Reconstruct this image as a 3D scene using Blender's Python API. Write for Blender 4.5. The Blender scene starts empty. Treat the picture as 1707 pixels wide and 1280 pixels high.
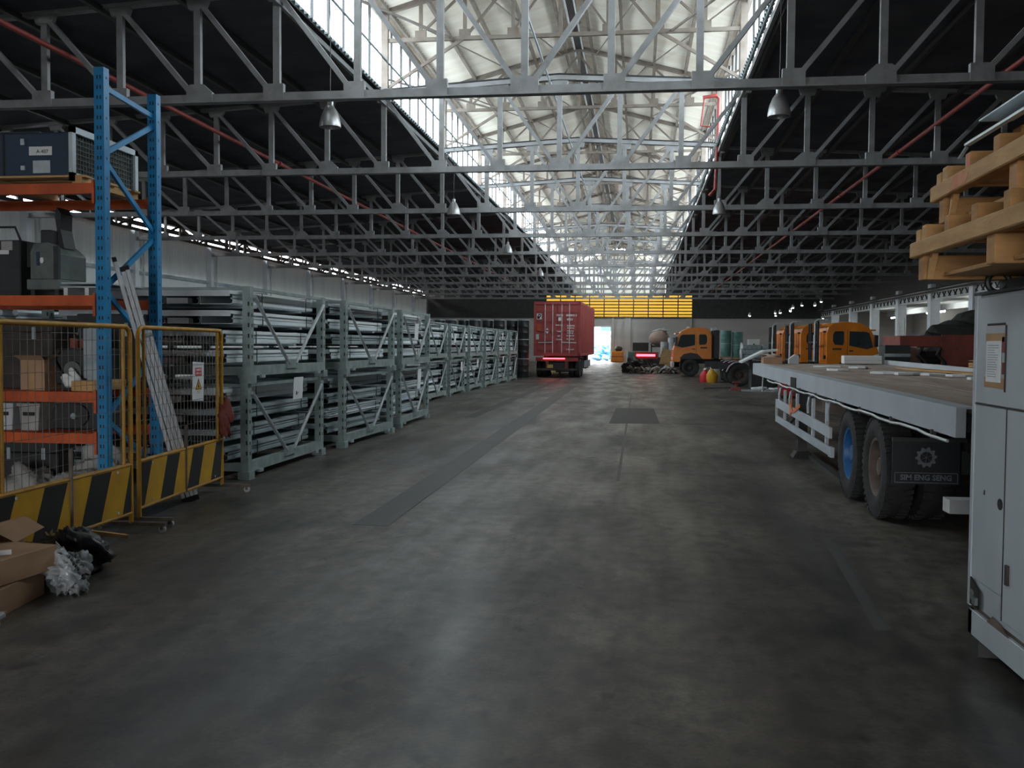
import bpy, math, random
from mathutils import Vector, Matrix
random.seed(7)
R = math.radians
SC = bpy.context.scene
COL = SC.collection

# ---------------------------------------------------------------- camera
cam_data = bpy.data.cameras.new('camera')
cam_data.sensor_width = 36.0
cam_data.lens = 36.0 * 1600 / 1707
cam_data.clip_end = 500
cam = bpy.data.objects.new('camera', cam_data)
COL.objects.link(cam)
right = Vector((.99136459, .1309478, .00699415)); up = Vector((-.01220139, .03900573, .99916449)); fwd = Vector((-.13056558, .99062164, -.04026664))
m = Matrix((right, up, -fwd)).transposed().to_4x4()
m.translation = (0, 0, 1.68)
cam.matrix_world = m
SC.camera = cam

# ---------------------------------------------------------------- sky, daylight, exposure
SC.view_settings.view_transform = 'Standard'
SC.view_settings.look = 'None'
SC.view_settings.gamma = 1.0
SC.view_settings.use_curve_mapping = False
SC.view_settings.exposure = 2.5
world = bpy.data.worlds.new('overcast_sky'); SC.world = world
world.use_nodes = True
wn, wl = world.node_tree.nodes, world.node_tree.links
bg = wn['Background']
tc = wn.new('ShaderNodeTexCoord'); nz = wn.new('ShaderNodeTexNoise'); cr = wn.new('ShaderNodeValToRGB')
nz.inputs['Scale'].default_value = 5.0; nz.inputs['Detail'].default_value = 5.0
wl.new(tc.outputs['Generated'], nz.inputs['Vector']); wl.new(nz.outputs['Fac'], cr.inputs['Fac']); wl.new(cr.outputs['Color'], bg.inputs['Color'])
cr.color_ramp.elements[0].position = .38; cr.color_ramp.elements[0].color = (.78, .85, .92, 1)
cr.color_ramp.elements[1].position = .62; cr.color_ramp.elements[1].color = (1.0, .99, .97, 1)
bg.inputs['Strength'].default_value = 3.0

def portal(name, loc, rot, sx, sy):
    l = bpy.data.lights.new(name, 'AREA'); l.shape = 'RECTANGLE'; l.size = sx; l.size_y = sy
    l.cycles.is_portal = True
    o = bpy.data.objects.new(name, l); o.location = loc; o.rotation_euler = rot; COL.objects.link(o)
XC = -2.15                       # centre line of the hall
YA, YB = -13.2, 102.0            # front and back wall
portal('clerestory_daylight', (XC - 5.05, 56, 9.55), (0, R(-90), 0), 2.1, 92)
portal('clerestory_daylight', (XC + 5.05, 56, 9.55), (0, R(90), 0), 2.1, 92)
portal('doorway_daylight', (-5.0, YB + .3, 1.85), (R(-90), 0, 0), 4.4, 3.7)
portal('front_daylight', ((-6.0 + 1.0)/2, YA - .3, 4.0/2), (R(90), 0, 0), 1.0 - (-6.0), 4.0)

# ---------------------------------------------------------------- helpers
class Geo:
    def __init__(s): s.v = []; s.f = []; s.soft = False
    def add(s, v, f):
        n = len(s.v); s.v += [tuple(p) for p in v]; s.f += [tuple(i + n for i in q) for q in f]; return s
    def box(s, c, d, rz=0, M=None):
        x, y, z = d[0] / 2, d[1] / 2, d[2] / 2
        v = [Vector(p) for p in ((-x,-y,-z),(x,-y,-z),(x,y,-z),(-x,y,-z),(-x,-y,z),(x,-y,z),(x,y,z),(-x,y,z))]
        if rz: rm = Matrix.Rotation(rz, 3, 'Z'); v = [rm @ p for p in v]
        if M: v = [M @ p for p in v]
        c = Vector(c)
        return s.add([p + c for p in v], [(0,3,2,1),(4,5,6,7),(0,1,5,4),(1,2,6,5),(2,3,7,6),(3,0,4,7)])
    def bx(s, x0, x1, y0, y1, z0, z1):
        return s.box(((x0+x1)/2, (y0+y1)/2, (z0+z1)/2), (abs(x1-x0), abs(y1-y0), abs(z1-z0)))
    def beam(s, p, q, w, h, upv=(0, 0, 1)):
        p, q = Vector(p), Vector(q); d = (q - p); L = d.length; d.normalize(); u = Vector(upv)
        if abs(d.dot(u)) > .98: u = Vector((0, 1, 0))
        sd = d.cross(u).normalized(); u = sd.cross(d)
        v = [a + sd * i * w / 2 + u * j * h / 2 for a in (p, q) for i, j in ((-1,-1),(1,-1),(1,1),(-1,1))]
        return s.add(v, [(0,3,2,1),(4,5,6,7),(0,1,5,4),(1,2,6,5),(2,3,7,6),(3,0,4,7)])
    def cyl(s, p, q, r, n=12, r2=None, cap=True):
        p, q = Vector(p), Vector(q); r2 = r if r2 is None else r2
        d = (q - p).normalized(); u = Vector((0, 0, 1)) if abs(d.z) < .9 else Vector((1, 0, 0))
        a = d.cross(u).normalized(); b = d.cross(a)
        v = []
        for c, rr in ((p, r), (q, r2)):
            for i in range(n):
                t = 2 * math.pi * i / n; v.append(c + a * rr * math.cos(t) + b * rr * math.sin(t))
        f = [(i, i + n, (i + 1) % n + n, (i + 1) % n) for i in range(n)]
        if cap: f += [tuple(range(n)), tuple(range(2*n - 1, n - 1, -1))]
        return s.add(v, f)
    def tube(s, pts, r, n=8):
        pts = [Vector(p) for p in pts]; rings = []
        prev = None
        for i, p in enumerate(pts):
            d = (pts[min(i+1, len(pts)-1)] - pts[max(i-1, 0)]).normalized()
            if prev is None:
                u = Vector((0, 0, 1)) if abs(d.z) < .9 else Vector((1, 0, 0)); a = d.cross(u).normalized()
            else:
                a = (prev - d * prev.dot(d)).normalized()
            prev = a; b = d.cross(a)
            rings.append([p + a * r * math.cos(2*math.pi*k/n) + b * r * math.sin(2*math.pi*k/n) for k in range(n)])
        v = [q for g in rings for q in g]; f = []
        for i in range(len(pts) - 1):
            for k in range(n): f.append((i*n+k, i*n+(k+1) % n, (i+1)*n+(k+1) % n, (i+1)*n+k))
        f += [tuple(range(n-1, -1, -1)), tuple(range((len(pts)-1)*n, len(pts)*n))]
        return s.add(v, f)
    def lathe(s, prof, n=24, M=None, close=False):
        M = M or Matrix.Identity(4); v = []; k = len(prof)
        for i in range(n):
            t = 2*math.pi*i/n
            for r, z in prof: v.append(M @ Vector((r*math.cos(t), r*math.sin(t), z)))
        f = []
        for i in range(n):
            j = (i+1) % n
            for a in range(k if close else k-1):
                b = (a+1) % k; f.append((i*k+a, j*k+a, j*k+b, i*k+b))
        return s.add(v, f)
    def prism(s, poly, a0, a1, axis='y'):
        n = len(poly)
        def P(p, a): return (p[0], a, p[1]) if axis == 'y' else ((a, p[0], p[1]) if axis == 'x' else (p[0], p[1], a))
        v = [P(p, a0) for p in poly] + [P(p, a1) for p in poly]
        f = [(i, (i+1) % n, (i+1) % n + n, i + n) for i in range(n)] + [tuple(range(n-1, -1, -1)), tuple(range(n, 2*n))]
        return s.add(v, f)
    def hollow(s, poly, th, y0, y1):
        n = len(poly); xs = [p[0] for p in poly]; zs = [p[1] for p in poly]
        cx, cz = (min(xs)+max(xs))/2, (min(zs)+max(zs))/2; kx = 1 - 2*th/(max(xs)-min(xs)); kz = 1 - 2*th/(max(zs)-min(zs))
        inn = [(cx + (x-cx)*kx, cz + (z-cz)*kz) for x, z in poly]
        v = [(x, y, z) for pl in (poly, inn) for y in (y0, y1) for x, z in pl]; f = []
        for i in range(n):
            j = (i+1) % n
            f += [(i, j, n+j, n+i), (2*n+j, 2*n+i, 3*n+i, 3*n+j), (j, i, 2*n+i, 2*n+j), (n+i, n+j, 3*n+j, 3*n+i)]
        return s.add(v, f)
    def lump(s, c, d, seed=0, rough=.12, nu=20, nv=12, flat=.0, sq=1.0, cr=0):
        rd = random.Random(seed); ks = [(rd.uniform(1, 6), rd.uniform(1, 6), rd.uniform(1, 6), rd.uniform(0, 6), rd.uniform(.3, 1)) for _ in range(9)]
        hs = [(rd.uniform(5, 15), rd.uniform(5, 15), rd.uniform(5, 15), rd.uniform(0, 6)) for _ in range(7)]
        v = []; s.soft = True
        sp = lambda x: math.copysign(abs(x) ** sq, x)
        for j in range(nv + 1):
            ph = math.pi * j / nv
            for i in range(nu):
                t = 2*math.pi*i/nu; x, y, z = sp(math.sin(ph)*math.cos(t)), sp(math.sin(ph)*math.sin(t)), sp(math.cos(ph))
                w = 1 + rough * sum(k[4]*math.sin(k[0]*x + k[1]*y + k[2]*z + k[3]) for k in ks) / 2.2
                if cr: w += cr * sum(1 - 2*abs(math.sin(k[0]*x + k[1]*y + k[2]*z + k[3])) for k in hs) / 3
                zz = max(z*w, -1 + flat)
                v.append((c[0] + d[0]*x*w/2, c[1] + d[1]*y*w/2, c[2] + d[2]*zz/2))
        f = [(j*nu+i, (j+1)*nu+i, (j+1)*nu+(i+1) % nu, j*nu+(i+1) % nu) for j in range(nv) for i in range(nu)]
        return s.add(v, f)
    def mesh(s, name, mat=None, smooth=False, bevel=0):
        me = bpy.data.meshes.new(name); me.from_pydata(s.v, [], s.f)
        import bmesh
        b = bmesh.new(); b.from_mesh(me)
        bmesh.ops.recalc_face_normals(b, faces=b.faces)
        if bevel: bmesh.ops.bevel(b, geom=b.edges[:], offset=bevel, segments=1, affect='EDGES', clamp_overlap=True)
        b.to_mesh(me); b.free()
        if smooth:
            me.polygons.foreach_set('use_smooth', [True]*len(me.polygons))
            if not s.soft: me.set_sharp_from_angle(angle=R(40))
        if mat: me.materials.append(mat)
        me.update(); return me

def O(name, geo, mat=None, parent=None, loc=(0, 0, 0), rot=(0, 0, 0), smooth=False, bevel=0, scale=None):
    me = geo.mesh(name, mat, smooth, bevel) if isinstance(geo, Geo) else geo
    o = bpy.data.objects.new(name, me); COL.objects.link(o)
    o.parent = parent; o.location = loc; o.rotation_euler = rot
    if scale: o.scale = scale
    if name in STUFF: o['kind'] = 'stuff'
    return o
STUFF = {'slot_row', 'wire_mesh', 'guard_mesh', 'bracket_row', 'typed_line', 'louvre_panel', 'louvre_blade', 'ink_mark'}
def tag(o, label, cat, group=None, kind=None):
    if label: o['label'] = label
    if cat: o['category'] = cat
    if group: o['group'] = group
    if kind: o['kind'] = kind
    return o
def T(name, label, cat, loc=(0, 0, 0), rz=0, group=None):
    o = bpy.data.objects.new(name, None); COL.objects.link(o); o.empty_display_size = .2
    o.location = loc; o.rotation_euler = (0, 0, rz)
    return tag(o, label, cat, group)
def S(name, geo, mat, **k):
    o = O(name, geo, mat, **k); o['kind'] = 'structure'; return o
def SE(name, loc=(0, 0, 0)):
    o = bpy.data.objects.new(name, None); COL.objects.link(o); o.location = loc; o['kind'] = 'structure'; return o
KIDS = {}
def dup(root, loc, rz=None, label=None, group=None):
    ch = {}
    for o in bpy.data.objects:
        if o.parent: ch.setdefault(o.parent.name, []).append(o)
    def cp(o, par):
        c = o.copy(); COL.objects.link(c); c.parent = par
        for k in ch.get(o.name, []): cp(k, c)
        return c
    r = cp(root, None); r.location = loc
    if rz is not None: r.rotation_euler = (0, 0, rz)
    if label: r['label'] = label
    if group: r['group'] = group
    return r
def text(body, size, mat, parent, loc, rot, name='lettering', align='CENTER', bold=0.0, ext=.001):
    cu = bpy.data.curves.new(name, 'FONT'); cu.body = body; cu.size = size; cu.align_x = align; cu.align_y = 'CENTER'; cu.extrude = ext; cu.offset = bold; cu.resolution_u = 2
    t = bpy.data.objects.new(name, cu); COL.objects.link(t)
    dg = bpy.context.evaluated_depsgraph_get(); me = bpy.data.meshes.new_from_object(t.evaluated_get(dg))
    bpy.data.objects.remove(t); me.name = name; me.materials.clear(); me.materials.append(mat)
    return O(name, me, None, parent, loc, rot)

# ---------------------------------------------------------------- materials
def mat(name, col, rough=.6, metal=0, var=.25, scale=4, col2=None, bump=.0, bscale=None, amt=.5, spec=.5, emit=None, es=1, detail=5, stretch=None, trans=0, alpha=None):
    m = bpy.data.materials.new(name); m.use_nodes = True
    n, l = m.node_tree.nodes, m.node_tree.links; b = n['Principled BSDF']
    b.inputs['Roughness'].default_value = rough; b.inputs['Metallic'].default_value = metal
    b.inputs['Specular IOR Level'].default_value = spec
    c = tuple(col) + (1,); c2 = (tuple(col2) if col2 else tuple(x*(1-var) for x in col)) + (1,)
    t = n.new('ShaderNodeTexCoord'); vec = t.outputs['Object']
    if stretch:
        mp = n.new('ShaderNodeMapping'); mp.inputs['Scale'].default_value = stretch; l.new(vec, mp.inputs['Vector']); vec = mp.outputs['Vector']
    nz = n.new('ShaderNodeTexNoise'); nz.inputs['Scale'].default_value = scale; nz.inputs['Detail'].default_value = detail
    l.new(vec, nz.inputs['Vector'])
    r = n.new('ShaderNodeValToRGB'); r.color_ramp.elements[0].position = max(0, amt-.18); r.color_ramp.elements[1].position = min(1, amt+.18)
    r.color_ramp.elements[0].color = c2; r.color_ramp.elements[1].color = c
    l.new(nz.outputs['Fac'], r.inputs['Fac']); l.new(r.outputs['Color'], b.inputs['Base Color'])
    if bump:
        n2 = n.new('ShaderNodeTexNoise'); n2.inputs['Scale'].default_value = bscale or scale*4; n2.inputs['Detail'].default_value = 3
        l.new(vec, n2.inputs['Vector']); bp = n.new('ShaderNodeBump'); bp.inputs['Strength'].default_value = bump; bp.inputs['Distance'].default_value = .02
        l.new(n2.outputs['Fac'], bp.inputs['Height']); l.new(bp.outputs['Normal'], b.inputs['Normal'])
    if emit: b.inputs['Emission Color'].default_value = tuple(emit) + (1,); b.inputs['Emission Strength'].default_value = es
    if trans: b.inputs['Transmission Weight'].default_value = trans
    if alpha is not None: b.inputs['Alpha'].default_value = alpha
    return m
def glass(name, tint, gl=.06):
    m = bpy.data.materials.new(name); m.use_nodes = True; n, l = m.node_tree.nodes, m.node_tree.links
    n.remove(n['Principled BSDF']); o = n['Material Output']
    a = n.new('ShaderNodeBsdfTransparent'); a.inputs['Color'].default_value = tint + (1,)
    g = n.new('ShaderNodeBsdfGlossy'); g.inputs['Roughness'].default_value = .1
    x = n.new('ShaderNodeMixShader'); x.inputs['Fac'].default_value = gl
    l.new(a.outputs[0], x.inputs[1]); l.new(g.outputs[0], x.inputs[2]); l.new(x.outputs[0], o.inputs['Surface']); return m
M = dict(
    steel=mat('grey_painted_steel', (.26, .26, .265), .55, 0, .35, 3, (.17, .165, .16), amt=.42),
    mon_steel=mat('brownish_painted_steel', (.215, .185, .16), .6, 0, .4, 3, (.15, .115, .09)),
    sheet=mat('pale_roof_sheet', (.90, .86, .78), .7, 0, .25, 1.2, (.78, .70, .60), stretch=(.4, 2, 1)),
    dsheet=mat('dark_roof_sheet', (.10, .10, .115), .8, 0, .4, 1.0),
    outer=mat('pale_bounce_roofing', (.55, .55, .54), .8, 0, .2, 1.0),
    dsteel=mat('dark_steel', (.05, .047, .045), .6, 0, .4, 3),
    brown=mat('rusty_brown_steel', (.075, .05, .042), .65, 0, .4, 3),
    clad=mat('pale_wall_cladding', (.86, .86, .83), .65, 0, .2, .6, stretch=(1, 1, .3)),
    lowwall=mat('white_lower_wall', (.86, .87, .86), .8, 0, .12, .5),
    backwall=mat('grey_plaster_wall', (.50, .47, .44), .85, 0, .2, .5, (.42, .39, .37), stretch=(.3, 1, 2)),
    white=mat('white_paint', (.66, .67, .67), .5, 0, .15, 3),
    colpaint=mat('grey_white_column_paint', (.80, .83, .86), .6, 0, .2, 1.5),
    galv=mat('galvanised_steel', (.62, .68, .71), .42, .2, .3, 7, (.44, .51, .54), stretch=(1, .3, 1)),
    galv2=mat('pale_galvanised_sheet', (.84, .90, .93), .42, .1, .25, 5, (.66, .74, .78), stretch=(1, .25, 1)),
    galvdk=mat('dull_galvanised_sheet', (.42, .48, .50), .5, .15, .3, 5, (.22, .27, .29), stretch=(1, .25, 1)),
    rackgrey=mat('grey_green_rack_steel', (.33, .40, .385), .5, .2, .35, 6, (.21, .26, .25)),
    brace=mat('bare_steel_rod', (.62, .66, .69), .35, .6, .2, 6),
    black=mat('black_rubber', (.018, .018, .02), .75, 0, .3, 6, bump=.2),
    blackp=mat('black_plastic', (.02, .021, .023), .4, 0, .3, 5),
    blue=mat('blue_rack_paint', (.008, .25, .52), .4, 0, .25, 5, (.006, .18, .42)),
    orange=mat('orange_beam_paint', (.60, .105, .02), .5, 0, .35, 5, (.40, .06, .012)),
    cab=mat('orange_truck_paint', (.74, .23, .015), .32, 0, .15, 2, (.60, .17, .012)),
    yellow=mat('yellow_barrier_paint', (.58, .31, .02), .5, 0, .3, 6, (.40, .19, .02)),
    ybright=mat('yellow_board', (.66, .36, .015), .6, 0, .2, 4, (.52, .27, .012)),
    bblack=mat('black_board', (.02, .018, .016), .7, 0, .3, 4),
    alu=mat('aluminium', (.82, .84, .86), .35, .2, .2, 14, (.62, .64, .66), stretch=(3, 3, .4)),
    paper=mat('white_paper', (.78, .79, .80), .8, 0, .06, 8),
    red=mat('red_print', (.62, .02, .035), .6, 0, .1, 4),
    redpipe=mat('red_pipe_paint', (.30, .042, .034), .5, 0, .35, 4),
    cred=mat('container_red', (.40, .07, .065), .6, 0, .25, 1.4, (.32, .055, .05)),
    rust=mat('rusty_red_steel', (.26, .06, .045), .7, 0, .4, 3, (.15, .04, .03)),
    darkglass=mat('dark_glass', (.02, .03, .032), .08, 0, .2, 2, spec=.8),
    wood=mat('pine_wood', (.62, .37, .15), .7, 0, .3, 3, (.44, .24, .085), stretch=(1, 1, 5), bump=.15, bscale=20),
    wood2=mat('darker_pine_wood', (.50, .27, .10), .75, 0, .3, 3, (.34, .17, .06), stretch=(1, 1, 5), bump=.15, bscale=20),
    deck=mat('worn_timber_deck', (.42, .34, .29), .8, 0, .45, 2.5, (.27, .20, .165), stretch=(2, .4, 1), bump=.2, bscale=16),
    bedgrey=mat('grey_trailer_paint', (.50, .54, .58), .5, 0, .25, 1.6, (.42, .46, .50)),
    cabinet=mat('worn_white_enamel', (.47, .515, .545), .5, 0, .2, 1.8, (.37, .41, .44), stretch=(1, 1, .5), amt=.42),
    dirt=mat('grime', (.06, .05, .045), .85, 0, .4, 8),
    card=mat('cardboard', (.44, .27, .16), .85, 0, .2, 3, (.36, .21, .12)),
    cardpale=mat('brown_packing_paper', (.45, .30, .14), .85, 0, .3, 4),
    tape=mat('brown_tape', (.50, .29, .13), .4, 0, .2, 6),
    plastic=mat('cloudy_plastic_film', (.58, .60, .62), .28, 0, .6, 7, (.18, .19, .20), trans=.15, bump=.5, bscale=9),
    bagblk=mat('black_bin_bag', (.016, .018, .022), .35, 0, .4, 6, bump=.6, bscale=9),
    sack=mat('grey_woven_sack', (.42, .41, .39), .8, 0, .4, 4, bump=.4, bscale=8),
    dkblue=mat('dark_blue_machine_paint', (.018, .045, .085), .5, 0, .25, 2),
    mach=mat('grey_green_machine_paint', (.14, .165, .155), .6, 0, .4, 5),
    mach2=mat('dark_machine_casting', (.03, .032, .034), .6, 0, .4, 5),
    lamp=mat('spun_aluminium_lamp', (.42, .42, .42), .35, .5, .3, 4),
    lit=mat('lit_tube', (1, 1, 1), .5, 0, 0, 1, emit=(.93, 1, .97), es=9),
    litr=mat('lit_red_lamp', (.8, .02, .02), .4, 0, 0, 1, emit=(1, .04, .06), es=2.2),
    yplate=mat('number_plate_yellow', (.70, .52, .12), .5, 0, .1, 3),
    yglass=glass('amber_louvre_glass', (.25, .19, .065), .04),
    pane=glass('clear_clerestory_glass', (.90, .95, .97), .05),
    green=mat('green_drum_paint', (.10, .24, .22), .55, 0, .3, 2),
    grey=mat('light_grey_plastic', (.50, .52, .54), .6, 0, .2, 3),
    pink=mat('dusty_pink_fibre_tank', (.45, .31, .25), .7, 0, .2, 2),
    mauve=mat('mauve_drum', (.36, .25, .29), .6, 0, .2, 2),
    bluetarp=mat('bright_blue_plastic', (.05, .36, .80), .5, 0, .5, 5, (.35, .62, .85)),
    rim_blue=mat('blue_rim_paint', (.03, .15, .36), .45, 0, .2, 5),
    rim_rust=mat('rusty_rim', (.19, .15, .13), .7, .2, .4, 7, (.10, .075, .06)),
    tyre=mat('dusty_tyre_rubber', (.038, .037, .037), .85, 0, .35, 8, bump=.2),
    foam=mat('white_foam', (.80, .80, .78), .8, 0, .08, 5),
    orstar=mat('orange_warning_tape', (.80, .20, .07), .5, 0, .1, 5),
    flap=mat('black_mudflap', (.014, .016, .02), .6, 0, .2, 4),
    logo=mat('faded_white_print', (.20, .22, .24), .7, 0, .35, 14),
    foliage=mat('dark_scrap', (.03, .033, .028), .8, 0, .5, 8, bump=.5),
)
# ---------------------------------------------------------------- floor
def floor_mat():
    m = bpy.data.materials.new('worn_concrete_floor'); m.use_nodes = True
    n, l = m.node_tree.nodes, m.node_tree.links; b = n['Principled BSDF']
    t = n.new('ShaderNodeTexCoord')
    def noise(sc, det=6, st=(1, 1, 1), dist=0):
        mp = n.new('ShaderNodeMapping'); mp.inputs['Scale'].default_value = st; l.new(t.outputs['Object'], mp.inputs['Vector'])
        z = n.new('ShaderNodeTexNoise'); z.inputs['Scale'].default_value = sc; z.inputs['Detail'].default_value = det; z.inputs['Distortion'].default_value = dist
        l.new(mp.outputs['Vector'], z.inputs['Vector']); return z.outputs['Fac']
    def ramp(f, p0, c0, p1, c1):
        r = n.new('ShaderNodeValToRGB'); e = r.color_ramp.elements
        e[0].position = p0; e[0].color = c0; e[1].position = p1; e[1].color = c1; l.new(f, r.inputs['Fac']); return r.outputs['Color']
    def mul(a, b_, f=1):
        x = n.new('ShaderNodeMix'); x.data_type = 'RGBA'; x.blend_type = 'MULTIPLY'; x.inputs['Factor'].default_value = f
        l.new(a, x.inputs['A']); l.new(b_, x.inputs['B']); return x.outputs['Result']
    g = lambda v: (v, v, v, 1)
    base = ramp(noise(.55, 8, (1, .6, 1)), .38, (.055, .048, .041, 1), .62, (.150, .134, .113, 1))
    fine = ramp(noise(7, 8, (1, .7, 1)), .36, g(.55), .62, g(1.2))
    streak = ramp(noise(1.6, 6, (3.2, .10, 1), .4), .38, g(.70), .6, g(1.05))
    blot = ramp(noise(1.1, 7, (1, 1, 1), 0), .34, g(.45), .46, g(1))
    pale = ramp(noise(.9, 9, (1, .7, 1), 0), .52, g(1), .74, g(1.5))
    chips = ramp(noise(5.5, 2, (1, .7, 1)), .27, g(.3), .36, g(1))
    grit = ramp(noise(38, 3), .35, g(.75), .62, g(1.12))
    c = mul(mul(mul(mul(mul(mul(base, fine, .9), streak, .7), blot, .8), pale, .9), chips, .8), grit, .8)
    l.new(c, b.inputs['Base Color'])
    rr = ramp(noise(.8, 5, (2.2, .5, 1)), .35, g(.33), .65, g(.56)); l.new(rr, b.inputs['Roughness'])
    bp = n.new('ShaderNodeBump'); bp.inputs['Strength'].default_value = .07; bp.inputs['Distance'].default_value = .03
    l.new(noise(3.5, 6, (.6, 1.6, 1)), bp.inputs['Height']); l.new(bp.outputs['Normal'], b.inputs['Normal'])
    b.inputs['Specular IOR Level'].default_value = .5
    return m
M['floor'] = floor_mat()
M['strip'] = mat('dark_floor_fill', (.044, .042, .04), .5, 0, .4, 5, (.028, .027, .026), stretch=(1, .25, 1))
M['patch'] = mat('dark_floor_patch', (.03, .029, .028), .6, 0, .3, 4)
M['bluemark'] = mat('worn_blue_floor_paint', (.068, .080, .092), .6, 0, .5, 6, (.085, .08, .074), amt=.58)
floor = S('floor', Geo().bx(-60, 50, -40, 150, -.3, 0), M['floor'])
O('repair_strip', Geo().prism([(-2.62, 8.6), (-2.28, 8.6), (-2.55, 40), (-2.95, 40)], .0005, .003, 'z'), M['strip'], floor)
O('repair_strip', Geo().bx(-4.0, -3.75, 22, 96, .0005, .003), M['strip'], floor)
O('repair_strip', Geo().bx(-4.2, -1.2, 41.2, 41.5, .0005, .0028), M['strip'], floor)
O('joint_line', Geo().bx(-.26, -.22, 12, 34, .0005, .002), M['strip'], floor)
O('joint_line', Geo().bx(-.6, 2.0, 21.05, 21.11, .0005, .0022), M['strip'], floor)
O('joint_line', Geo().bx(-.1, 8, 46.0, 46.12, .0005, .0022), M['strip'], floor)
O('floor_patch', Geo().prism([(-.62, 20.9), (.47, 21.1), (.42, 26.2), (-.6, 26.1)], .0005, .004, 'z'), M['patch'], floor)
O('floor_marking', Geo().prism([(1.42, 5.9), (1.5, 5.9), (1.72, 8.6), (1.62, 8.6)], .0005, .002, 'z'), M['bluemark'], floor)

# ---------------------------------------------------------------- roof
TY = [17.8 + 7.75*k for k in range(-4, 11)]           # truss lines
BAYS = list(zip(TY, TY[1:] + [YB]))
ZS, ZH, HM = 8.45, 10.65, 4.85                        # clerestory sill, head, half width of the monitor
ceiling = SE('ceiling', (XC, 0, ZS))
def corr_sheet(x0, z0, x1, z1, L, pitch, amp, th=.006):
    n = int(L / pitch); v = []; f = []
    for i in range(n*4 + 1):
        y = L*i/(n*4); dz = amp*math.sin(i*math.pi/2)
        v += [(x0, y, z0 + dz), (x1, y, z1 + dz)]
    for i in range(n*4): f.append((2*i, 2*i+1, 2*i+3, 2*i+2))
    k = len(v); v += [(a, b, c + th) for a, b, c in v]; f += [tuple(j + k for j in reversed(q)) for q in f]
    return Geo().add(v, f)
NS = 74; SL = (YB - YA)/NS
for sd in (-1, 1):
    me = corr_sheet(sd*0.12, 3.55, sd*(HM + .35), 2.2 - .09, SL, .22, .05).mesh('roof_sheet', M['sheet'])
    for i in range(NS): O('roof_sheet', me, parent=ceiling, loc=(0, YA + i*SL, .006*(i % 2)))
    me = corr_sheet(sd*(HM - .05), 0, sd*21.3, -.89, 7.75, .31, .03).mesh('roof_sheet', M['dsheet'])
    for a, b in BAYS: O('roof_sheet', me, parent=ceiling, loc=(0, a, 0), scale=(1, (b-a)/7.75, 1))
    me = corr_sheet(sd*(HM + .02), .045, sd*21.3, -.845, 7.75, .31, .03).mesh('outer_bounce_sheet', M['outer'])  # unseen pale skin added to bounce sky light onto the monitor ceiling
    for a, b in BAYS: O('outer_bounce_sheet', me, parent=ceiling, loc=(0, a, 0), scale=(1, (b-a)/7.75, 1))
    # purlins that run the length of the hall
    for x, z in ((.45, 3.34), (1.5, 3.06), (2.55, 2.79), (3.6, 2.51), (4.65, 2.23)):
        O('purlin', Geo().bx(sd*x - .045, sd*x + .045, YA, YB, z - .09, z + .05), M['mon_steel'], ceiling)
    for x in (6.6, 8.3, 10.0, 11.9, 13.9, 16.0, 18.2, 20.2):
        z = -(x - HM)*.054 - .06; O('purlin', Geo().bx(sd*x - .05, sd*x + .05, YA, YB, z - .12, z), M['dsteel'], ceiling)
    O('edge_purlin', Geo().bx(sd*4.70 - .04, sd*4.70 + .04, YA, YB, -.36, -.25), M['steel'], ceiling)
    O('gutter_beam', Geo().bx(sd*4.95 - .06, sd*4.95 + .08, YA, YB, -.2, -.02), M['dsteel'], ceiling)
O('ridge_cap', Geo().bx(-.3, .3, YA, YB, 3.62, 3.7), M['dsteel'], ceiling)
O('ridge_rail', Geo().bx(-.18, -.12, YA, YB, 3.34, 3.5), M['white'], ceiling)
O('ridge_rail', Geo().bx(.1, .15, YA, YB, 3.34, 3.5), M['white'], ceiling)
O('ridge_duct', Geo().bx(-.12, .1, YA, YB, 3.36, 3.47), M['blackp'], ceiling)
# lengthwise wind bracing inside the monitor
for i, (a, b) in enumerate(BAYS[3:]):
    s = 1 if i % 2 else -1
    for x in (-2.4, 2.4):
        z0 = 3.0 - abs(x)*.0
        O('wind_brace', Geo().cyl((x, a, 2.85), (x*.25, b, 3.2), .022, 6), M['mon_steel'], ceiling)
        O('wind_brace', Geo().cyl((x*1.9, a, 2.15), (x, b, 2.75), .022, 6), M['mon_steel'], ceiling)
        O('sway_brace', Geo().beam((x*1.98, a, .4), (x*1.2, b, 1.4), .05, .05), M['mon_steel'], ceiling)

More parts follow.
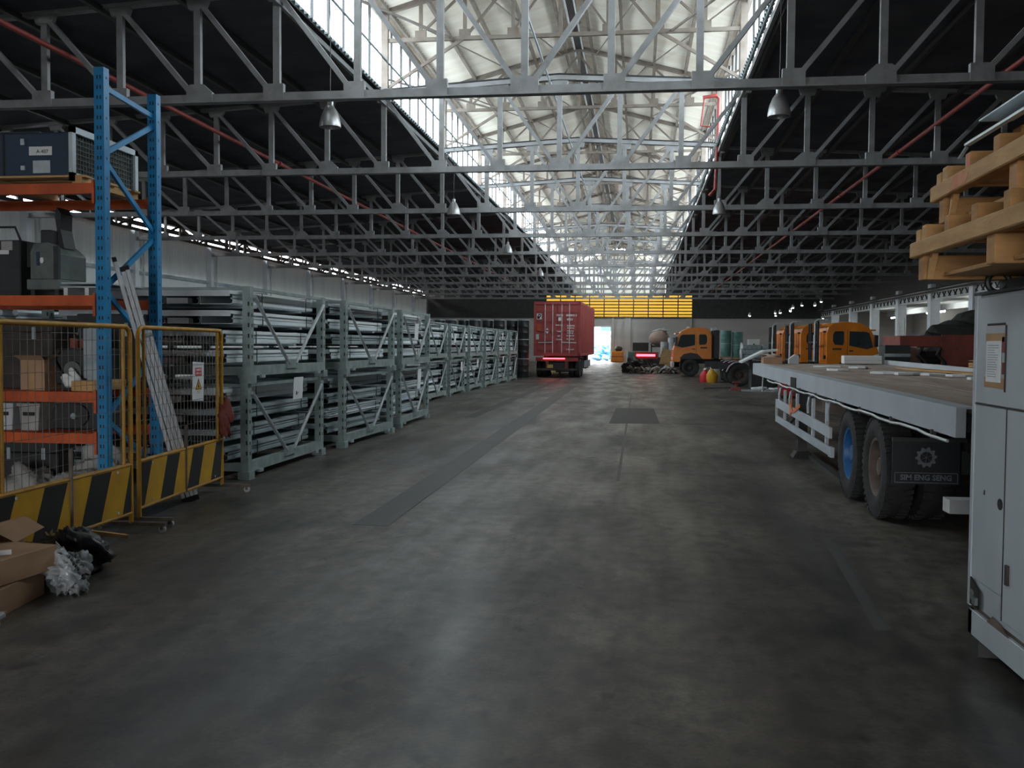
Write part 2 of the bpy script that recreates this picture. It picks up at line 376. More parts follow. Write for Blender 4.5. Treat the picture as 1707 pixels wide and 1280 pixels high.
# clerestory windows: seven panes to a bay on each side
W = 0
pm = Geo().bx(-.004, .004, -.5, .5, 0, 1).mesh('pane', M['pane'])
mm = Geo().bx(-.03, .03, -.022, .022, 0, 1).mesh('mullion', M['blackp'])
def flashing():
    g = Geo(); n = 31; v = []; f = []
    for i in range(n*2 + 1):
        y = 7.75*i/(2*n); d = .035 if i % 2 else -.02
        v += [(d, y, .02), (d + .16, y, -.17 + (.05 if i % 2 else 0))]
    f = [(2*i, 2*i+1, 2*i+3, 2*i+2) for i in range(2*n)]
    g.add(v, f); g.add([(a, b, c + .008) for a, b, c in v], f); return g.mesh('flashing', M['galvdk'])
fm = flashing()
for sd in (-1, 1):
    for a, b in BAYS:
        W += 1; L = b - a
        w = SE('window_%d' % W, (XC + sd*HM, a, ZS))
        O('window_sill', Geo().bx(-.06, .06, 0, L, 0, .1), M['dsteel'], w)
        O('window_head', Geo().bx(-.06, .06, 0, L, 2.02, 2.14), M['mon_steel'], w)
        if a < 10:      # unseen front bays: boards added to keep light off the foreground
            for k in range(7): O('board', Geo().bx(-.03, .03, L*k/7 + .01, L*(k+1)/7 - .01, .1, 2.03), M['dsteel'], w)
        for k in range(7 if a >= 10 else 0):
            O('pane', pm, parent=w, loc=(sd*.02, L*(k + .5)/7, .1), scale=(1, L/7 - .04, 1.93))
            if k: O('mullion', mm, parent=w, loc=(0, L*k/7, .1), scale=(1, 1, 1.93))
        o = O('flashing', fm, parent=w, loc=(-sd*.12, 0 if sd > 0 else 0, .0), scale=(-sd, L/7.75, 1))
# ---------------------------------------------------------------- roof trusses
def zt(x):
    x = abs(x)
    return 2.1 + .28*(1 - x/HM) if x <= HM else 2.08 - (x - HM)*.054
BAY = 1.587
ORD = ['nearest', 'second', 'third', 'fourth', 'fifth', 'sixth', 'seventh', 'eighth', 'ninth', 'tenth', 'farthest']
def truss(Y, label):
    t = T('roof_truss', label, 'roof truss', (XC, Y, 6.3), 0, 'steel roof trusses across the hall')
    s, d = M['steel'], M['mon_steel']
    b = Geo(); b.bx(-20.6, 20.6, -.1, .1, 0, .025); b.bx(-20.6, 20.6, -.03, .03, 0, .17); O('bottom_chord', b, s, t)
    for sd in (-1, 1):
        O('top_chord', Geo().beam((sd*20.6, 0, zt(20.6) + .02), (sd*HM, 0, zt(HM) + .02), .18, .14), s, t)
        O('chord_shade_strip', Geo().beam((sd*HM, 0, zt(HM) + .13), (0, 0, zt(0) + .13), .26, .03), M['blackp'], t)  # black strip stands in for the shadow along the upper flange
        O('ridge_chord', Geo().beam((sd*HM, 0, zt(HM) + .05), (0, 0, zt(0) + .05), .2, .12), s, t)
    for k in range(-12, 13):
        x = k*BAY; wd = .12 if abs(k) > 6 else .13
        O('vertical', Geo().bx(x - wd/2, x + wd/2, -.05, .05, .14, zt(x)), s, t)
        gw = .60 if abs(k) in (4, 8) else (.52 if k == 0 else .40)
        off = 0 if k == 0 else (-.06 if k > 0 else .06)*-1
        if abs(k) in (4, 8):
            sg = 1 if k > 0 else -1
            poly = [(x - sg*.30, .02), (x + sg*.22, .02), (x + sg*.22, .30), (x + sg*.14, .36), (x - sg*.12, .36), (x - sg*.30, .20)]
        else:
            sg = 1 if k >= 0 else -1
            poly = [(x - gw/2 + off, .02), (x + gw/2 + off, .02), (x + gw/2 + off, .33), (x - gw/2 + off, .33)]
        O('gusset', Geo().prism(poly, -.06, .06, 'y'), s, t)
        zz = zt(x); O('gusset', Geo().prism([(x - .17, zz - .2), (x + .17, zz - .2), (x + .22, zz - .06), (x + .22, zz + .04), (x - .22, zz + .04), (x - .22, zz - .06)], -.055, .055, 'y'), s, t)
        if k:
            sg = 1 if k > 0 else -1
            x2 = x - sg*BAY
            O('diagonal', Geo().beam((x - sg*.04, 0, zt(x) - .08), (x2 + sg*.14, 0, .2), .09, .13, (0, 1, 0)), s, t)
    for sd in (-1, 1):
        O('monitor_post', Geo().bx(sd*(HM-.12) - .09, sd*(HM-.12) + .09, -.08, .08, 2.05, 4.36), d, t)
        O('rafter', Geo().beam((sd*HM, 0, 4.28), (0, 0, 5.55), .12, .14), d, t)
        O('knee_brace', Geo().beam((sd*(HM-.2), 0, 2.3), (sd*2.55, 0, 3.56), .07, .08), d, t)
        O('tie_strut', Geo().beam((sd*2.55, 0, 3.56), (sd*1.25, 0, 5.1), .06, .07), d, t)
        for x in (1.25, 2.55, 3.75):
            O('monitor_vertical', Geo().bx(sd*x - .045, sd*x + .045, -.045, .045, 3.55, 5.5 - x*.26), d, t)
            O('monitor_gusset', Geo().bx(sd*x - .15, sd*x + .15, -.05, .05, 3.5, 3.78), d, t)
        O('roof_strut', Geo().beam((sd*3.75, 0, 3.7), (sd*2.55, 0, 4.8), .06, .06), d, t)
        O('roof_strut', Geo().beam((sd*1.25, 0, 3.7), (0, 0, 5.35), .06, .06), d, t)
        O('shoe_bracket', Geo().prism([(sd*(HM-.05), 2.05), (sd*(HM-.42), 2.05), (sd*(HM-.25), 2.2), (sd*(HM-.18), 2.42), (sd*(HM-.05), 2.42)], -.05, .05, 'y'), d, t)
    O('monitor_tie', Geo().bx(-HM + .1, HM - .1, -.045, .045, 3.5, 3.6), d, t)
    O('king_post', Geo().bx(-.05, .05, -.05, .05, 3.55, 5.45), d, t)
    return t
LBL = lambda i: '%s grey steel lattice truss spanning the hall under the glazed roof' % ORD[i]
t0 = truss(TY[4], LBL(0))
kids = [o for o in bpy.data.objects if o.parent == t0]
for i in range(1, 11):
    r = t0.copy(); COL.objects.link(r); r.location = (XC, TY[4+i], 6.3); r['label'] = LBL(i)
    for k in kids: c = k.copy(); COL.objects.link(c); c.parent = r

# ---------------------------------------------------------------- left wall
XL = XC - 20.75; XR = XC + 20.75
wl_ = SE('wall_left', (XL, 0, 0))
def corr_wall(L, H, pitch, amp):
    n = int(L/pitch); v = []; f = []
    for i in range(n*2 + 1):
        y = L*i/(2*n); d = amp if (i % 2) else 0; v += [(d, y, 0), (d, y, H)]
    f = [(2*i, 2*i+1, 2*i+3, 2*i+2) for i in range(2*n)]
    k = len(v); v += [(a - .05, b, c) for a, b, c in v]; f += [tuple(j + k for j in q) for q in f]
    return Geo().add(v, f)
cm = corr_wall(7.75, 1.9, .28, .05).mesh('cladding_panel', M['clad'])
for i, (a, b) in enumerate(BAYS):
    L = b - a
    O('cladding_panel', cm, parent=wl_, loc=(0, a, 4.95), scale=(1, L/7.75, 1))
    O('lower_wall_panel', Geo().bx(-.12, .04, .02, L - .02, 0, 4.85), M['lowwall'], wl_, (0, a, 0))
    O('column', Geo().bx(.05, .33, -.16, .16, 0, 6.75), M['colpaint'], wl_, (0, a, 0))
    O('downpipe', Geo().cyl((.16, .9, 0), (.16, .9, 6.5), .05, 8), M['white'], wl_, (0, a, 0))
    for z0, z1 in ((7.06, 7.28), (7.42, 7.66)):
        O('eave_strip', Geo().bx(-.1, -.05, 0, L, z0, z1), M['dsteel'], wl_, (0, a, 0))
    for k in range(3): O('eave_post', Geo().bx(-.08, .0, L*k/3 - .16, L*k/3 + .16, 6.85, 7.6), M['dsteel'], wl_, (0, a, 0))
    g = T('eave_girder', '%s brown lattice girder along the left eave' % (('%s visible' % ORD[max(0, i-5)]) if 5 <= i < 15 else 'out of view'), 'girder', (XL + .45, a, 6.72), 0, 'left eave girders') if i >= 5 else None
    if g:
        O('lower_chord', Geo().bx(-.07, .07, .05, L - .05, 0, .12), M['brown'], g)
        O('upper_chord', Geo().bx(-.07, .07, .05, L - .05, .62, .72), M['brown'], g)
        for k in range(4):
            y0, y1 = L*(k+.02)/4, L*(k+.98)/4
            O('web', Geo().beam((0, y0, .06 if k % 2 else .66), (0, y1, .66 if k % 2 else .06), .06, .1), M['brown'], g)
            if k: O('web_post', Geo().bx(-.04, .04, L*k/4 - .05, L*k/4 + .05, .1, .66), M['brown'], g)
O('wall_rail', Geo().bx(.05, .2, YA, YB, 4.82, 4.98), M['galvdk'], wl_)
# ---------------------------------------------------------------- back wall with the doorway and amber louvres
wb = SE('wall_back', (0, YB, 0))
XD0, XD1, ZD = -7.1, -2.95, 3.68
g = Geo(); g.bx(XL - .2, XD0, 0, .25, 0, 4.6); g.bx(XD1, 29, 0, .25, 0, 4.6); g.bx(XR + .2, 29, 0, .25, 4.6, 5.6); g.bx(XD0, XD1, 0, .25, ZD, 4.6)
O('wall_panel', g, M['backwall'], wb)
for x in (-2.75, -1.2, 5.15): O('pilaster', Geo().bx(x - .32 if x > -2 else x - .12, x + .32 if x > -2 else x + .12, -.16, .0, 0, 4.6), M['backwall'], wb)
O('coping', Geo().bx(XL, XR, -.08, .2, 4.6, 4.68), M['dsteel'], wb)
LX0, LX1 = -9.85, 5.55
g = Geo(); g.bx(XL - .2, LX0, .05, .2, 4.68, 7.2); g.bx(LX1 - .1, XR + .2, .05, .2, 4.68, 7.2)
O('upper_cladding', g, M['dsteel'], wb)
n = 10; dw = (LX1 - LX0)/n
for k in range(n):
    x0 = LX0 + k*dw
    g = Geo()
    for j in range(7): g.box((x0 + dw/2, .1, 4.83 + j*.34), (dw - .06, .012, .30))
    O('louvre_panel', g, M['yglass'], wb)
    O('louvre_post', Geo().bx(x0 - .05, x0 + .05, .06, .16, 4.68, 7.2), M['brown'], wb)
    g = Geo()
    for j in range(8): g.bx(x0 + .05, x0 + dw - .05, .07, .16, 4.68 + j*.34 - .06, 4.68 + j*.34 + .05)
    O('louvre_blade', g, M['brown'], wb)
n = 9; dw = 2*HM/n
for k in range(n):
    x0 = XC - HM + k*dw
    O('gable_board', Geo().bx(x0 + .01, x0 + dw - .01, .09, .13, 6.95, 10.5 + .27*(HM - abs(x0 + dw/2 - XC))), M['sheet'], wb)
    O('gable_post', Geo().bx(x0 - .05, x0 + .05, -.02, .09, 6.95, 10.4 + .26*(HM - abs(x0 - XC))), M['mon_steel'], wb)
for z in (7.2, 8.2, 9.2, 10.2): O('gable_rail', Geo().bx(XC - HM, XC + HM, -.06, .05, z - .06, z + .06), M['mon_steel'], wb)
for s in (-1, 1): O('upper_cladding', Geo().prism([(XC + s*HM, 7.15), (XC + s*20.9, 7.15), (XC + s*20.9, 7.62), (XC + s*HM, 8.5)], .06, .16, 'y'), M['dsteel'], wb)
dr = SE('door_1', (XD0, YB, 0))
O('door_frame', Geo().bx(XD1 - XD0 - .02, XD1 - XD0 + .12, -.1, .3, 0, ZD + .1).bx(-.1, .02, -.1, .3, 0, ZD + .1).bx(0, XD1 - XD0, -.1, .3, ZD, ZD + .1), M['colpaint'], dr)
# ---------------------------------------------------------------- front wall behind the camera
wf = SE('wall_front', (0, YA, 0))
g = Geo(); g.bx(XL - .2, -6.0, -.25, 0, 0, 12); g.bx(1.0, XR + 10, -.25, 0, 0, 12); g.bx(-6.0, 1.0, -.25, 0, 4.0, 12)
O('wall_panel', g, M['clad'], wf)
# ---------------------------------------------------------------- right side: colonnade and side bay
wr = SE('wall_right', (XR, 0, 0))
O('upper_wall', Geo().bx(0, .2, YA, YB, 5.5, 7.7), M['dsteel'], wr)
for a in TY: O('column', Geo().bx(-.3, .3, -.33, .33, 0, 5.75), M['colpaint'], wr, (0, a, 0))
O('crane_rail', Geo().bx(-.5, -.38, YA, YB, 5.18, 5.3), M['dsteel'], wr)
O('pipe_run', Geo().cyl((-.45, YA, 5.42), (-.45, YB, 5.42), .06, 8), M['dsteel'], wr)
O('lattice_board', Geo().bx(-.12, -.02, YA, YB, 4.72, 5.2), M['white'], wr)
for i, (a, b) in enumerate(BAYS):
    if a < 45: continue
    gm = Geo()
    for k in range(7):
        y = (k + .7)*1.05; gm.beam((-.15, y, 5.15), (-.15, y + .3, 4.9), .05, .05).beam((-.15, y + .6, 5.15), (-.15, y + .3, 4.9), .05, .05).bx(-.17, -.12, y + .1, y + .5, 4.84, 4.9)
    O('bracket_row', gm, M['dsteel'], wr, (0, a, 0))
O('side_bay_slab', Geo().bx(.2, 9, YA, YB, 5.3, 5.5), M['lowwall'], wr)
O('side_bay_wall', Geo().bx(8.9, 9.1, YA, YB, 0, 5.3), M['backwall'], wr)
O('side_bay_beam', Geo().bx(6.4, 6.8, YA, YB, 4.85, 5.3), M['lowwall'], wr)
for k, y in enumerate((66, 76, 86, 94)):
    d = SE('door_%d' % (k + 2), (XR + 8.86, y, 0))
    O('door_leaf', Geo().bx(-.06, 0, -2.2, 2.2, 0, 3.7), M['blackp'], d)
    O('door_frame', Geo().bx(-.12, .0, -2.45, -2.2, 0, 3.95).bx(-.12, 0, 2.2, 2.45, 0, 3.95).bx(-.12, 0, -2.2, 2.2, 3.7, 3.95), M['white'], d)
# ---------------------------------------------------------------- container lorry
def wheel(parent, loc, r=.5, w=.27, rim=None, name='wheel', side=-1, lugs=True, n=40):
    """one tyre on its rim, axle along x; side = direction the dished face looks"""
    Mx = Matrix.Rotation(R(90), 4, 'Y')
    h = w/2; ri = r*.57
    prof = [(ri, -h*.75), (ri + .03, -h*.95), (r*.82, -h*1.02), (r*.95, -h*.86), (r*.985, -h*.6), (r*.985, h*.6), (r*.95, h*.86), (r*.82, h*1.02), (ri + .03, h*.95), (ri, h*.75)]
    g = Geo().lathe(prof, n, Mx, close=True)
    if lugs:
        for i in range(n):
            t = 2*math.pi*i/n
            for s in (-1, 1):
                tt = t + (math.pi/n if s > 0 else 0)
                c = Vector((s*h*.62, math.sin(tt)*r*.975, math.cos(tt)*r*.975))
                g.box(c, (h*.62, r*.075, r*.07), M=Matrix.Rotation(-tt, 3, 'X'))
    o = O(name, g, M['tyre'], parent, loc, smooth=True)
    rp = [(.06, side*h*.15), (ri*.55, side*h*.1), (ri*.62, side*-h*.05), (ri*.86, side*h*.1), (ri*.93, side*h*.75), (ri*1.03, side*h*.8), (ri*1.03, -side*h*.7), (ri*.9, -side*h*.7)]
    O('rim', Geo().lathe([(a, b) for a, b in rp], 28, Mx), rim or M['rim_rust'], o, smooth=True)
    O('hub', Geo().lathe([(.0, side*h*.62), (.085, side*h*.6), (.1, side*h*.45), (.12, side*h*.1), (.12, -side*h*.2)], 16, Mx), rim or M['rim_rust'], o, smooth=True)
    return o
def container_lorry():
    t = T('container_trailer', 'maroon shipping container on a trailer parked with its doors to the camera', 'trailer', (-4.25, 50.2, 0), R(-1.2))
    W2 = 1.19; z0, z1 = 1.14, 3.98; L = 10.5
    box = O('container', Geo().bx(-W2, W2, .12, L, z0, z1), M['cred'], t)
    # corrugated side walls and roof
    for s in (-1, 1):
        g = Geo(); n = 44
        for i in range(n): g.prism([(s*W2, .3 + i*.23), (s*(W2 + .035), .345 + i*.23), (s*(W2 + .035), .425 + i*.23), (s*W2, .47 + i*.23)], z0 + .15, z1 - .12, 'z')
        O('side_corrugation', g, M['cred'], box)
        for y in (.06, L - .06): O('corner_post', Geo().bx(s*(W2 - .08), s*(W2 + .045), y - .08, y + .08, z0, z1), M['cred'], box)
        O('bottom_rail', Geo().bx(s*(W2 - .05), s*(W2 + .04), 0, L, z0, z0 + .15), M['cred'], box)
        O('top_rail', Geo().bx(s*(W2 - .05), s*(W2 + .04), 0, L, z1 - .12, z1), M['cred'], box)
    O('door_header', Geo().bx(-W2, W2, -.02, .14, z1 - .14, z1), M['cred'], box)
    O('door_sill', Geo().bx(-W2, W2, -.02, .14, z0, z0 + .16), M['cred'], box)
    for s in (-1, 1):
        d = O('container_door', Geo().bx(s*.015, s*(W2 - .08), .04, .12, z0 + .17, z1 - .15), M['cred'], box)
        for i in range(5):
            zc = z0 + .42 + i*.5
            O('door_corrugation', Geo().prism([(.0, zc - .14), (.04, zc - .1), (.04, zc + .1), (.0, zc + .14)], s*.12, s*(W2 - .16), 'x'), M['cred'], d)
        for x in (.24, .64):
            O('lock_rod', Geo().cyl((s*x, .0, z0 + .1), (s*x, .0, z1 - .06), .022, 8), M['white'], d)
            for z in (z0 + .2, z0 + .9, z1 - .5): O('rod_bracket', Geo().box((s*x, .01, z), (.11, .05, .07)), M['cred'], d)
        O('rod_handle', Geo().beam((s*.24, -.02, z0 + .72), (s*1.0, -.02, z0 + .70), .03, .045), M['white'], d)
    y = -.022
    def deco(nm, x0, x1, za, zb, m, yy=y): return O(nm, Geo().bx(x0, x1, yy - .004, yy, za, zb), m, box)
    deco('company_panel', -1.08, -.82, 3.05, 3.36, M['paper'])
    O('company_emblem', Geo().prism([(-1.05, 3.08), (-.92, 3.08), (-.92, 3.16), (-.86, 3.2), (-.86, 3.33), (-1.0, 3.33), (-1.0, 3.27), (-1.05, 3.2)], y - .008, y - .004, 'y'), M['bblack'], box)
    O('company_emblem', Geo().prism([(-.98, 3.2), (-.9, 3.24), (-.9, 3.29), (-.98, 3.25)], y - .011, y - .008, 'y'), M['paper'], box)
    deco('orange_sticker', -1.07, -.84, 2.45, 2.78, M['orange']); deco('data_plate', -1.12, -.96, 2.0, 2.28, M['galv'])
    O('hazard_mark', Geo().prism([(-.6, 2.42), (-.44, 2.42), (-.52, 2.28)], y - .006, y, 'y'), M['paper'], box)
    O('hazard_mark', Geo().prism([(-.6, 2.5), (-.44, 2.5), (-.52, 2.6)], y - .006, y, 'y'), M['paper'], box)
    rx = (R(90), 0, 0)
    for b, sz, x, z in (('FSCU', .15, .18, 3.26), ('888802', .15, .74, 3.26), ('5', .15, 1.04, 3.26), ('45G1', .15, .72, 3.05), ('MAX. GR.', .09, .16, 2.75), ('30 480 KG', .09, .76, 2.72), ('67 200 LB', .09, .76, 2.60), ('TARE', .09, .14, 2.42), ('3 900 KG', .09, .74, 2.44), ('8 600 LB', .09, .74, 2.34), ('NET', .09, .14, 2.18), ('26 580 KG', .09, .74, 2.2), ('CU.CAP.', .09, .16, 2.0), ('76.3 CU.M', .09, .74, 2.02), ('2 700 CU.FT', .08, .74, 1.48)):
        text(b, sz, M['paper'], box, (x - .05, y - .004, z), rx, bold=.004)
    deco('white_symbol', .06, .2, 2.98, 3.16, M['paper'])
    # chassis, lamps, plate, wheels
    [O('chassis_beam', Geo().bx(x, x + .16, .1, L, .78, 1.12), M['rust'], t) for x in (-.62, .46)]
    O('tail_beam', Geo().bx(-1.12, 1.12, -.04, .12, .86, 1.06), M['rust'], t)
    O('tail_light_strip', Geo().bx(-.72, .42, -.065, -.04, .975, 1.03), M['litr'], t)
    for s in (-1, 1): O('tail_lamp', Geo().bx(s*.86, s*1.08, -.065, -.04, .93, 1.02), M['red'], t); O('hanger', Geo().bx(s*.5 - .07, s*.5 + .07, -.02, .1, .42, .86), M['rust'], t)
    O('number_plate', Geo().bx(-.5, -.2, -.06, -.04, .52, .68), M['yplate'], t); text('TRE 6412', .09, M['bblack'], t, (-.35, -.061, .6), rx, bold=.002)
    O('lower_plate', Geo().bx(-.3, -.06, -.06, -.04, .30, .37), M['yplate'], t)
    O('rear_bumper', Geo().bx(-1.05, 1.05, -.03, .07, .38, .48), M['dsteel'], t)
    for y in (1.0, 2.3):
        O('axle', Geo().cyl((-.95, y, .5), (.95, y, .5), .07, 10), M['dsteel'], t)
        for x in (-1.02, -.7, .7, 1.02): wheel(t, (x, y, .5), .5, .27, None, side=(1 if x > 0 else -1), lugs=False, n=24)
    O('mudguard', Geo().bx(.86, 1.18, .3, 2.9, 1.02, 1.06), M['blackp'], t)
    O('underframe', Geo().bx(-.6, .6, .3, 3.2, .42, .8), M['blackp'], t); O('cross_plate', Geo().bx(-1.1, 1.1, 3.4, 3.5, .2, 1.1), M['blackp'], t); O('tractor_frame', Geo().bx(-.9, .9, 8.6, 10.2, .3, 1.1), M['blackp'], t)
    for s in (-1, 1): O('side_skirt', Geo().bx(s*1.1, s*1.14, 4, 8.6, .45, .85), M['galvdk'], t)
    for s in (-1, 1): O('landing_leg', Geo().bx(s*.6 - .06, s*.6 + .06, 7.4, 7.52, .0, .8), M['dsteel'], t)
container_lorry()

# ---------------------------------------------------------------- stillage racks along the aisle
RL, RH, RD = 2.85, 1.19, 2.5
def rack(label):
    t = T('stillage_rack', label, 'rack', (0, 0, 0), 0, 'stacked stillage racks along the left of the aisle')
    s = M['rackgrey']
    for y in (.06, RL - .06):
        for x in (-.06, -RD + .06):
            p = O('post', Geo().bx(x - .05, x + .05, y - .055, y + .055, .1, RH), s, t)
            g = Geo()
            for k in range(6): g.bx(x + .0495 if x > -1 else x - .052, x + .052 if x > -1 else x - .0495, y - .012, y + .012, .3 + k*.13, .34 + k*.13)
            for k in range(6): g.bx(x + .02, x + .04, y - .057, y - .0545, .3 + k*.13, .35 + k*.13)
            O('slot_row', g, M['bblack'], p)
            O('foot', Geo().bx(x - .075, x + .075, y - .085, y + .085, 0, .1), s, t)
        O('cross_member', Geo().bx(-RD + .1, -.1, y - .04, y + .04, .1, .2), s, t)
        O('fork_tube', Geo().bx(-.3, .02, y + (.3 if y < 1 else -.3) - .06, y + (.3 if y < 1 else -.3) + .06, .06, .1), M['galvdk'], t)
    for x in (-.055, -RD + .055):
        O('base_beam', Geo().bx(x - .045, x + .045, .1, RL - .1, .09, .215), s, t)
        O('top_rail', Geo().bx(x - .02, x + .02, .1, RL - .1, RH - .045, RH - .005), s, t)
    for y in (.12, RL - .12):
        ye = RL/2 + (-.12 if y < 1 else .12)
        O('brace', Geo().cyl((-.0, y, RH - .12), (-.0, ye, .22), .024, 8), M['brace'], t, smooth=True)
    O('brace_plate', Geo().bx(-.02, .012, RL/2 - .2, RL/2 + .2, .16, .28), s, t)
    O('end_rail', Geo().bx(-RD + .1, -.1, .04, .07, RH - .05, RH - .01), s, t)
    return t
ROWS = [(-4.74, 11.24, 0), (-4.70, 14.98, -1.5), (-4.72, 18.75, 1.0), (-6.12, 27.5, 0), (-6.12, 30.9, .6), (-6.08, 34.3, 0), (-6.05, 37.7, -.6), (-6.0, 41.0, 0), (-5.92, 44.0, .5)]
RORD = ['nearest', 'second', 'third', 'fourth', 'fifth', 'sixth', 'seventh', 'eighth', 'farthest']
def bundle(kind):
    names = {0: 'channel_bundle', 1: 'channel_bundle', 2: 'sheet_bundle', 3: 'tube_bundle'}
    t = T(names[kind], 'x', 'steel bundle', (0, 0, 0), 0, 'steel bundles stored in the stillage racks')
    a = M['galv2'] if kind != 1 else M['galvdk']; b = M['galv'] if kind != 1 else M['galvdk']
    y0, y1 = -.30, RL - .12
    if kind in (0, 1):
        n = 5; w = (RD - .3)/n; x0 = -RD + .16
        for i in range(n):
            xa, xb = x0 + i*w + .01, x0 + (i+1)*w - .01; h = .155
            poly = [(xa, .03), (xb - .02, .03), (xb, .045), (xb, .085), (xb - .022, .093), (xb - .022, .102), (xb, .11), (xb, h), (xb - .03, h + .018), (xa, h + .018)]
            O('channel', Geo().hollow(poly, .006, y0 + .14 + .02*(i % 2), y1 - .03*(i % 3)), b if i % 2 else a, t)
        O('cover_sheet', Geo().bx(x0, -.13, y0, y1 - .1, .178, .19).bx(x0, -.13, y0, y0 + .012, .12, .19).bx(-.14, -.128, y0, y1 - .1, .15, .19), a, t)
    elif kind == 2:
        for i in range(5):
            O('sheet', Geo().bx(-RD + .2, -.14 + .02*math.sin(i*2.1), y0 + .06*math.sin(i*1.7) + .08, y1 - .05 + .05*math.cos(i*2.3), .035 + i*.033, .056 + i*.033), a if i % 2 else b, t)
    else:
        for r in range(2):
            for i in range(9):
                x = -RD + .28 + i*.245
                O('tube', Geo().cyl((x, y0 + .1*math.sin(i + r), .075 + r*.085), (x, y1 - .06*math.cos(i), .075 + r*.085), .04, 8), a if (i + r) % 3 else b, t, smooth=True)
    for y in (.55, 2.2):
        O('dunnage', Geo().bx(-RD + .2, -.16, y - .05, y + .05, 0, .033), M['galvdk'] if kind == 0 else M['mach2'], t)
        O('strap', Geo().bx(-.131, -.124, y + .14, y + .16, .02, .205).bx(-RD + .14, -.124, y + .14, y + .16, .2, .206), M['blackp'], t)
    O('end_block', Geo().bx(-.95, -.68, y0 + .05, y0 + .16, .03, .10), M['white'], t)
    return t
def cache(root):
    return [(o, [k for k in o.children]) for o in root.children]
def fast(root, kids, loc, rz, label, group=None):
    r = root.copy(); COL.objects.link(r); r.location = loc; r.rotation_euler = (0, 0, rz); r['label'] = label
    if group: r['group'] = group
    for k, sub in kids:
        c = k.copy(); COL.objects.link(c); c.parent = r
        for q in sub: d = q.copy(); COL.objects.link(d); d.parent = c
    return r
rk = rack('x'); rkk = cache(rk); bd = [bundle(k) for k in range(4)]; bk = [cache(b) for b in bd]
used = [False]*5
LAY = ['bottom', 'second', 'third', 'top']
WHAT = ['bundle of pale galvanised channels', 'bundle of dull grey channels', 'pack of galvanised sheets', 'bundle of galvanised tubes']
KINDS = random.Random(4)
for i, (x, y, rz) in enumerate(ROWS):
    for tier in (0, 1):
        z = tier*RH
        lb = '%s grey steel stillage rack from the barriers, %s of its stack of two' % (RORD[i], 'upper' if tier else 'lower')
        lx = x + (.03 if tier else 0)
        if not used[4]: rk.location = (lx, y, z); rk.rotation_euler.z = R(rz); rk['label'] = lb; used[4] = True
        else: fast(rk, rkk, (lx, y, z), R(rz), lb)
        for k in range(4):
            kd = 0 if (i == 0 and tier == 1) else KINDS.choice([0, 0, 1, 2, 0, 3] if tier else [0, 1, 2, 1, 3])
            lb = '%s, %s layer in the %s tier of the %s rack' % (WHAT[kd], LAY[k], 'upper' if tier else 'lower', RORD[i])
            lo = (lx + KINDS.uniform(-.05, .02) - .03, y + KINDS.uniform(-.08, .06), z + .215 + k*.2405)
            if not used[kd]: bd[kd].location = lo; bd[kd]['label'] = lb; used[kd] = True; bd[kd].rotation_euler.z = R(rz)
            else: fast(bd[kd], bk[kd], lo, R(rz), lb)
for q, xx in enumerate((-7.4, -10.1)):
    for tier in (0, 1):
        w_ = ['behind the nearest rack', 'farthest left behind the blue rack'][q]; z = tier*RH
        fast(rk, rkk, (xx, 11.3 + .15*q, z), 0, 'grey steel stillage rack %s, %s of its stack' % (w_, 'upper' if tier else 'lower'))
        for k in range(4):
            kd = (1, 2, 1, 3)[(k + tier + q) % 4]
            fast(bd[kd], bk[kd], (xx - .03, 11.3 + .15*q, z + .215 + k*.2405), 0, '%s, %s layer, %s tier, %s' % (WHAT[kd], LAY[k], 'upper' if tier else 'lower', w_))
# notices tied on the racks
for k, (i, dy, z, w, h, what) in enumerate(((0, 1.55, 1.07, .36, .3, 'nearest'), (2, 1.1, 1.95, .34, .34, 'third'), (2, 1.35, .95, .30, .42, 'third'), (4, .5, 1.9, .3, .3, 'fifth'), (4, 1.7, .95, .3, .3, 'fifth'), (5, 1.4, 1.0, .3, .3, 'sixth'), (7, .8, 2.1, .3, .3, 'eighth'), (7, 1.0, 1.05, .3, .3, 'eighth'))):
    x, y, rz = ROWS[i]
    o = T('paper_notice', 'white paper notice hung on the %s tier of the %s rack' % ('upper' if z > 1.2 else 'lower', what), 'notice', (x + .065, y + dy, z), 0, 'paper notices on the racks')
    O('sheet', Geo().bx(-.002, .002, -w/2, w/2, -h/2, h/2), M['paper'], o, rot=(0, R(3), 0))
    if i == 0: O('ink_mark', Geo().bx(.0025, .004, -.08, -.055, -.09, -.04).bx(.0025, .004, -.045, -.03, -.09, -.055).bx(.0025, .004, .0, .012, -.075, -.05), M['bblack'], o, rot=(0, R(3), 0))
    O('tie', Geo().cyl((-.05, 0, h/2), (0, 0, h/2 - .03), .006, 5), M['blackp'], o)

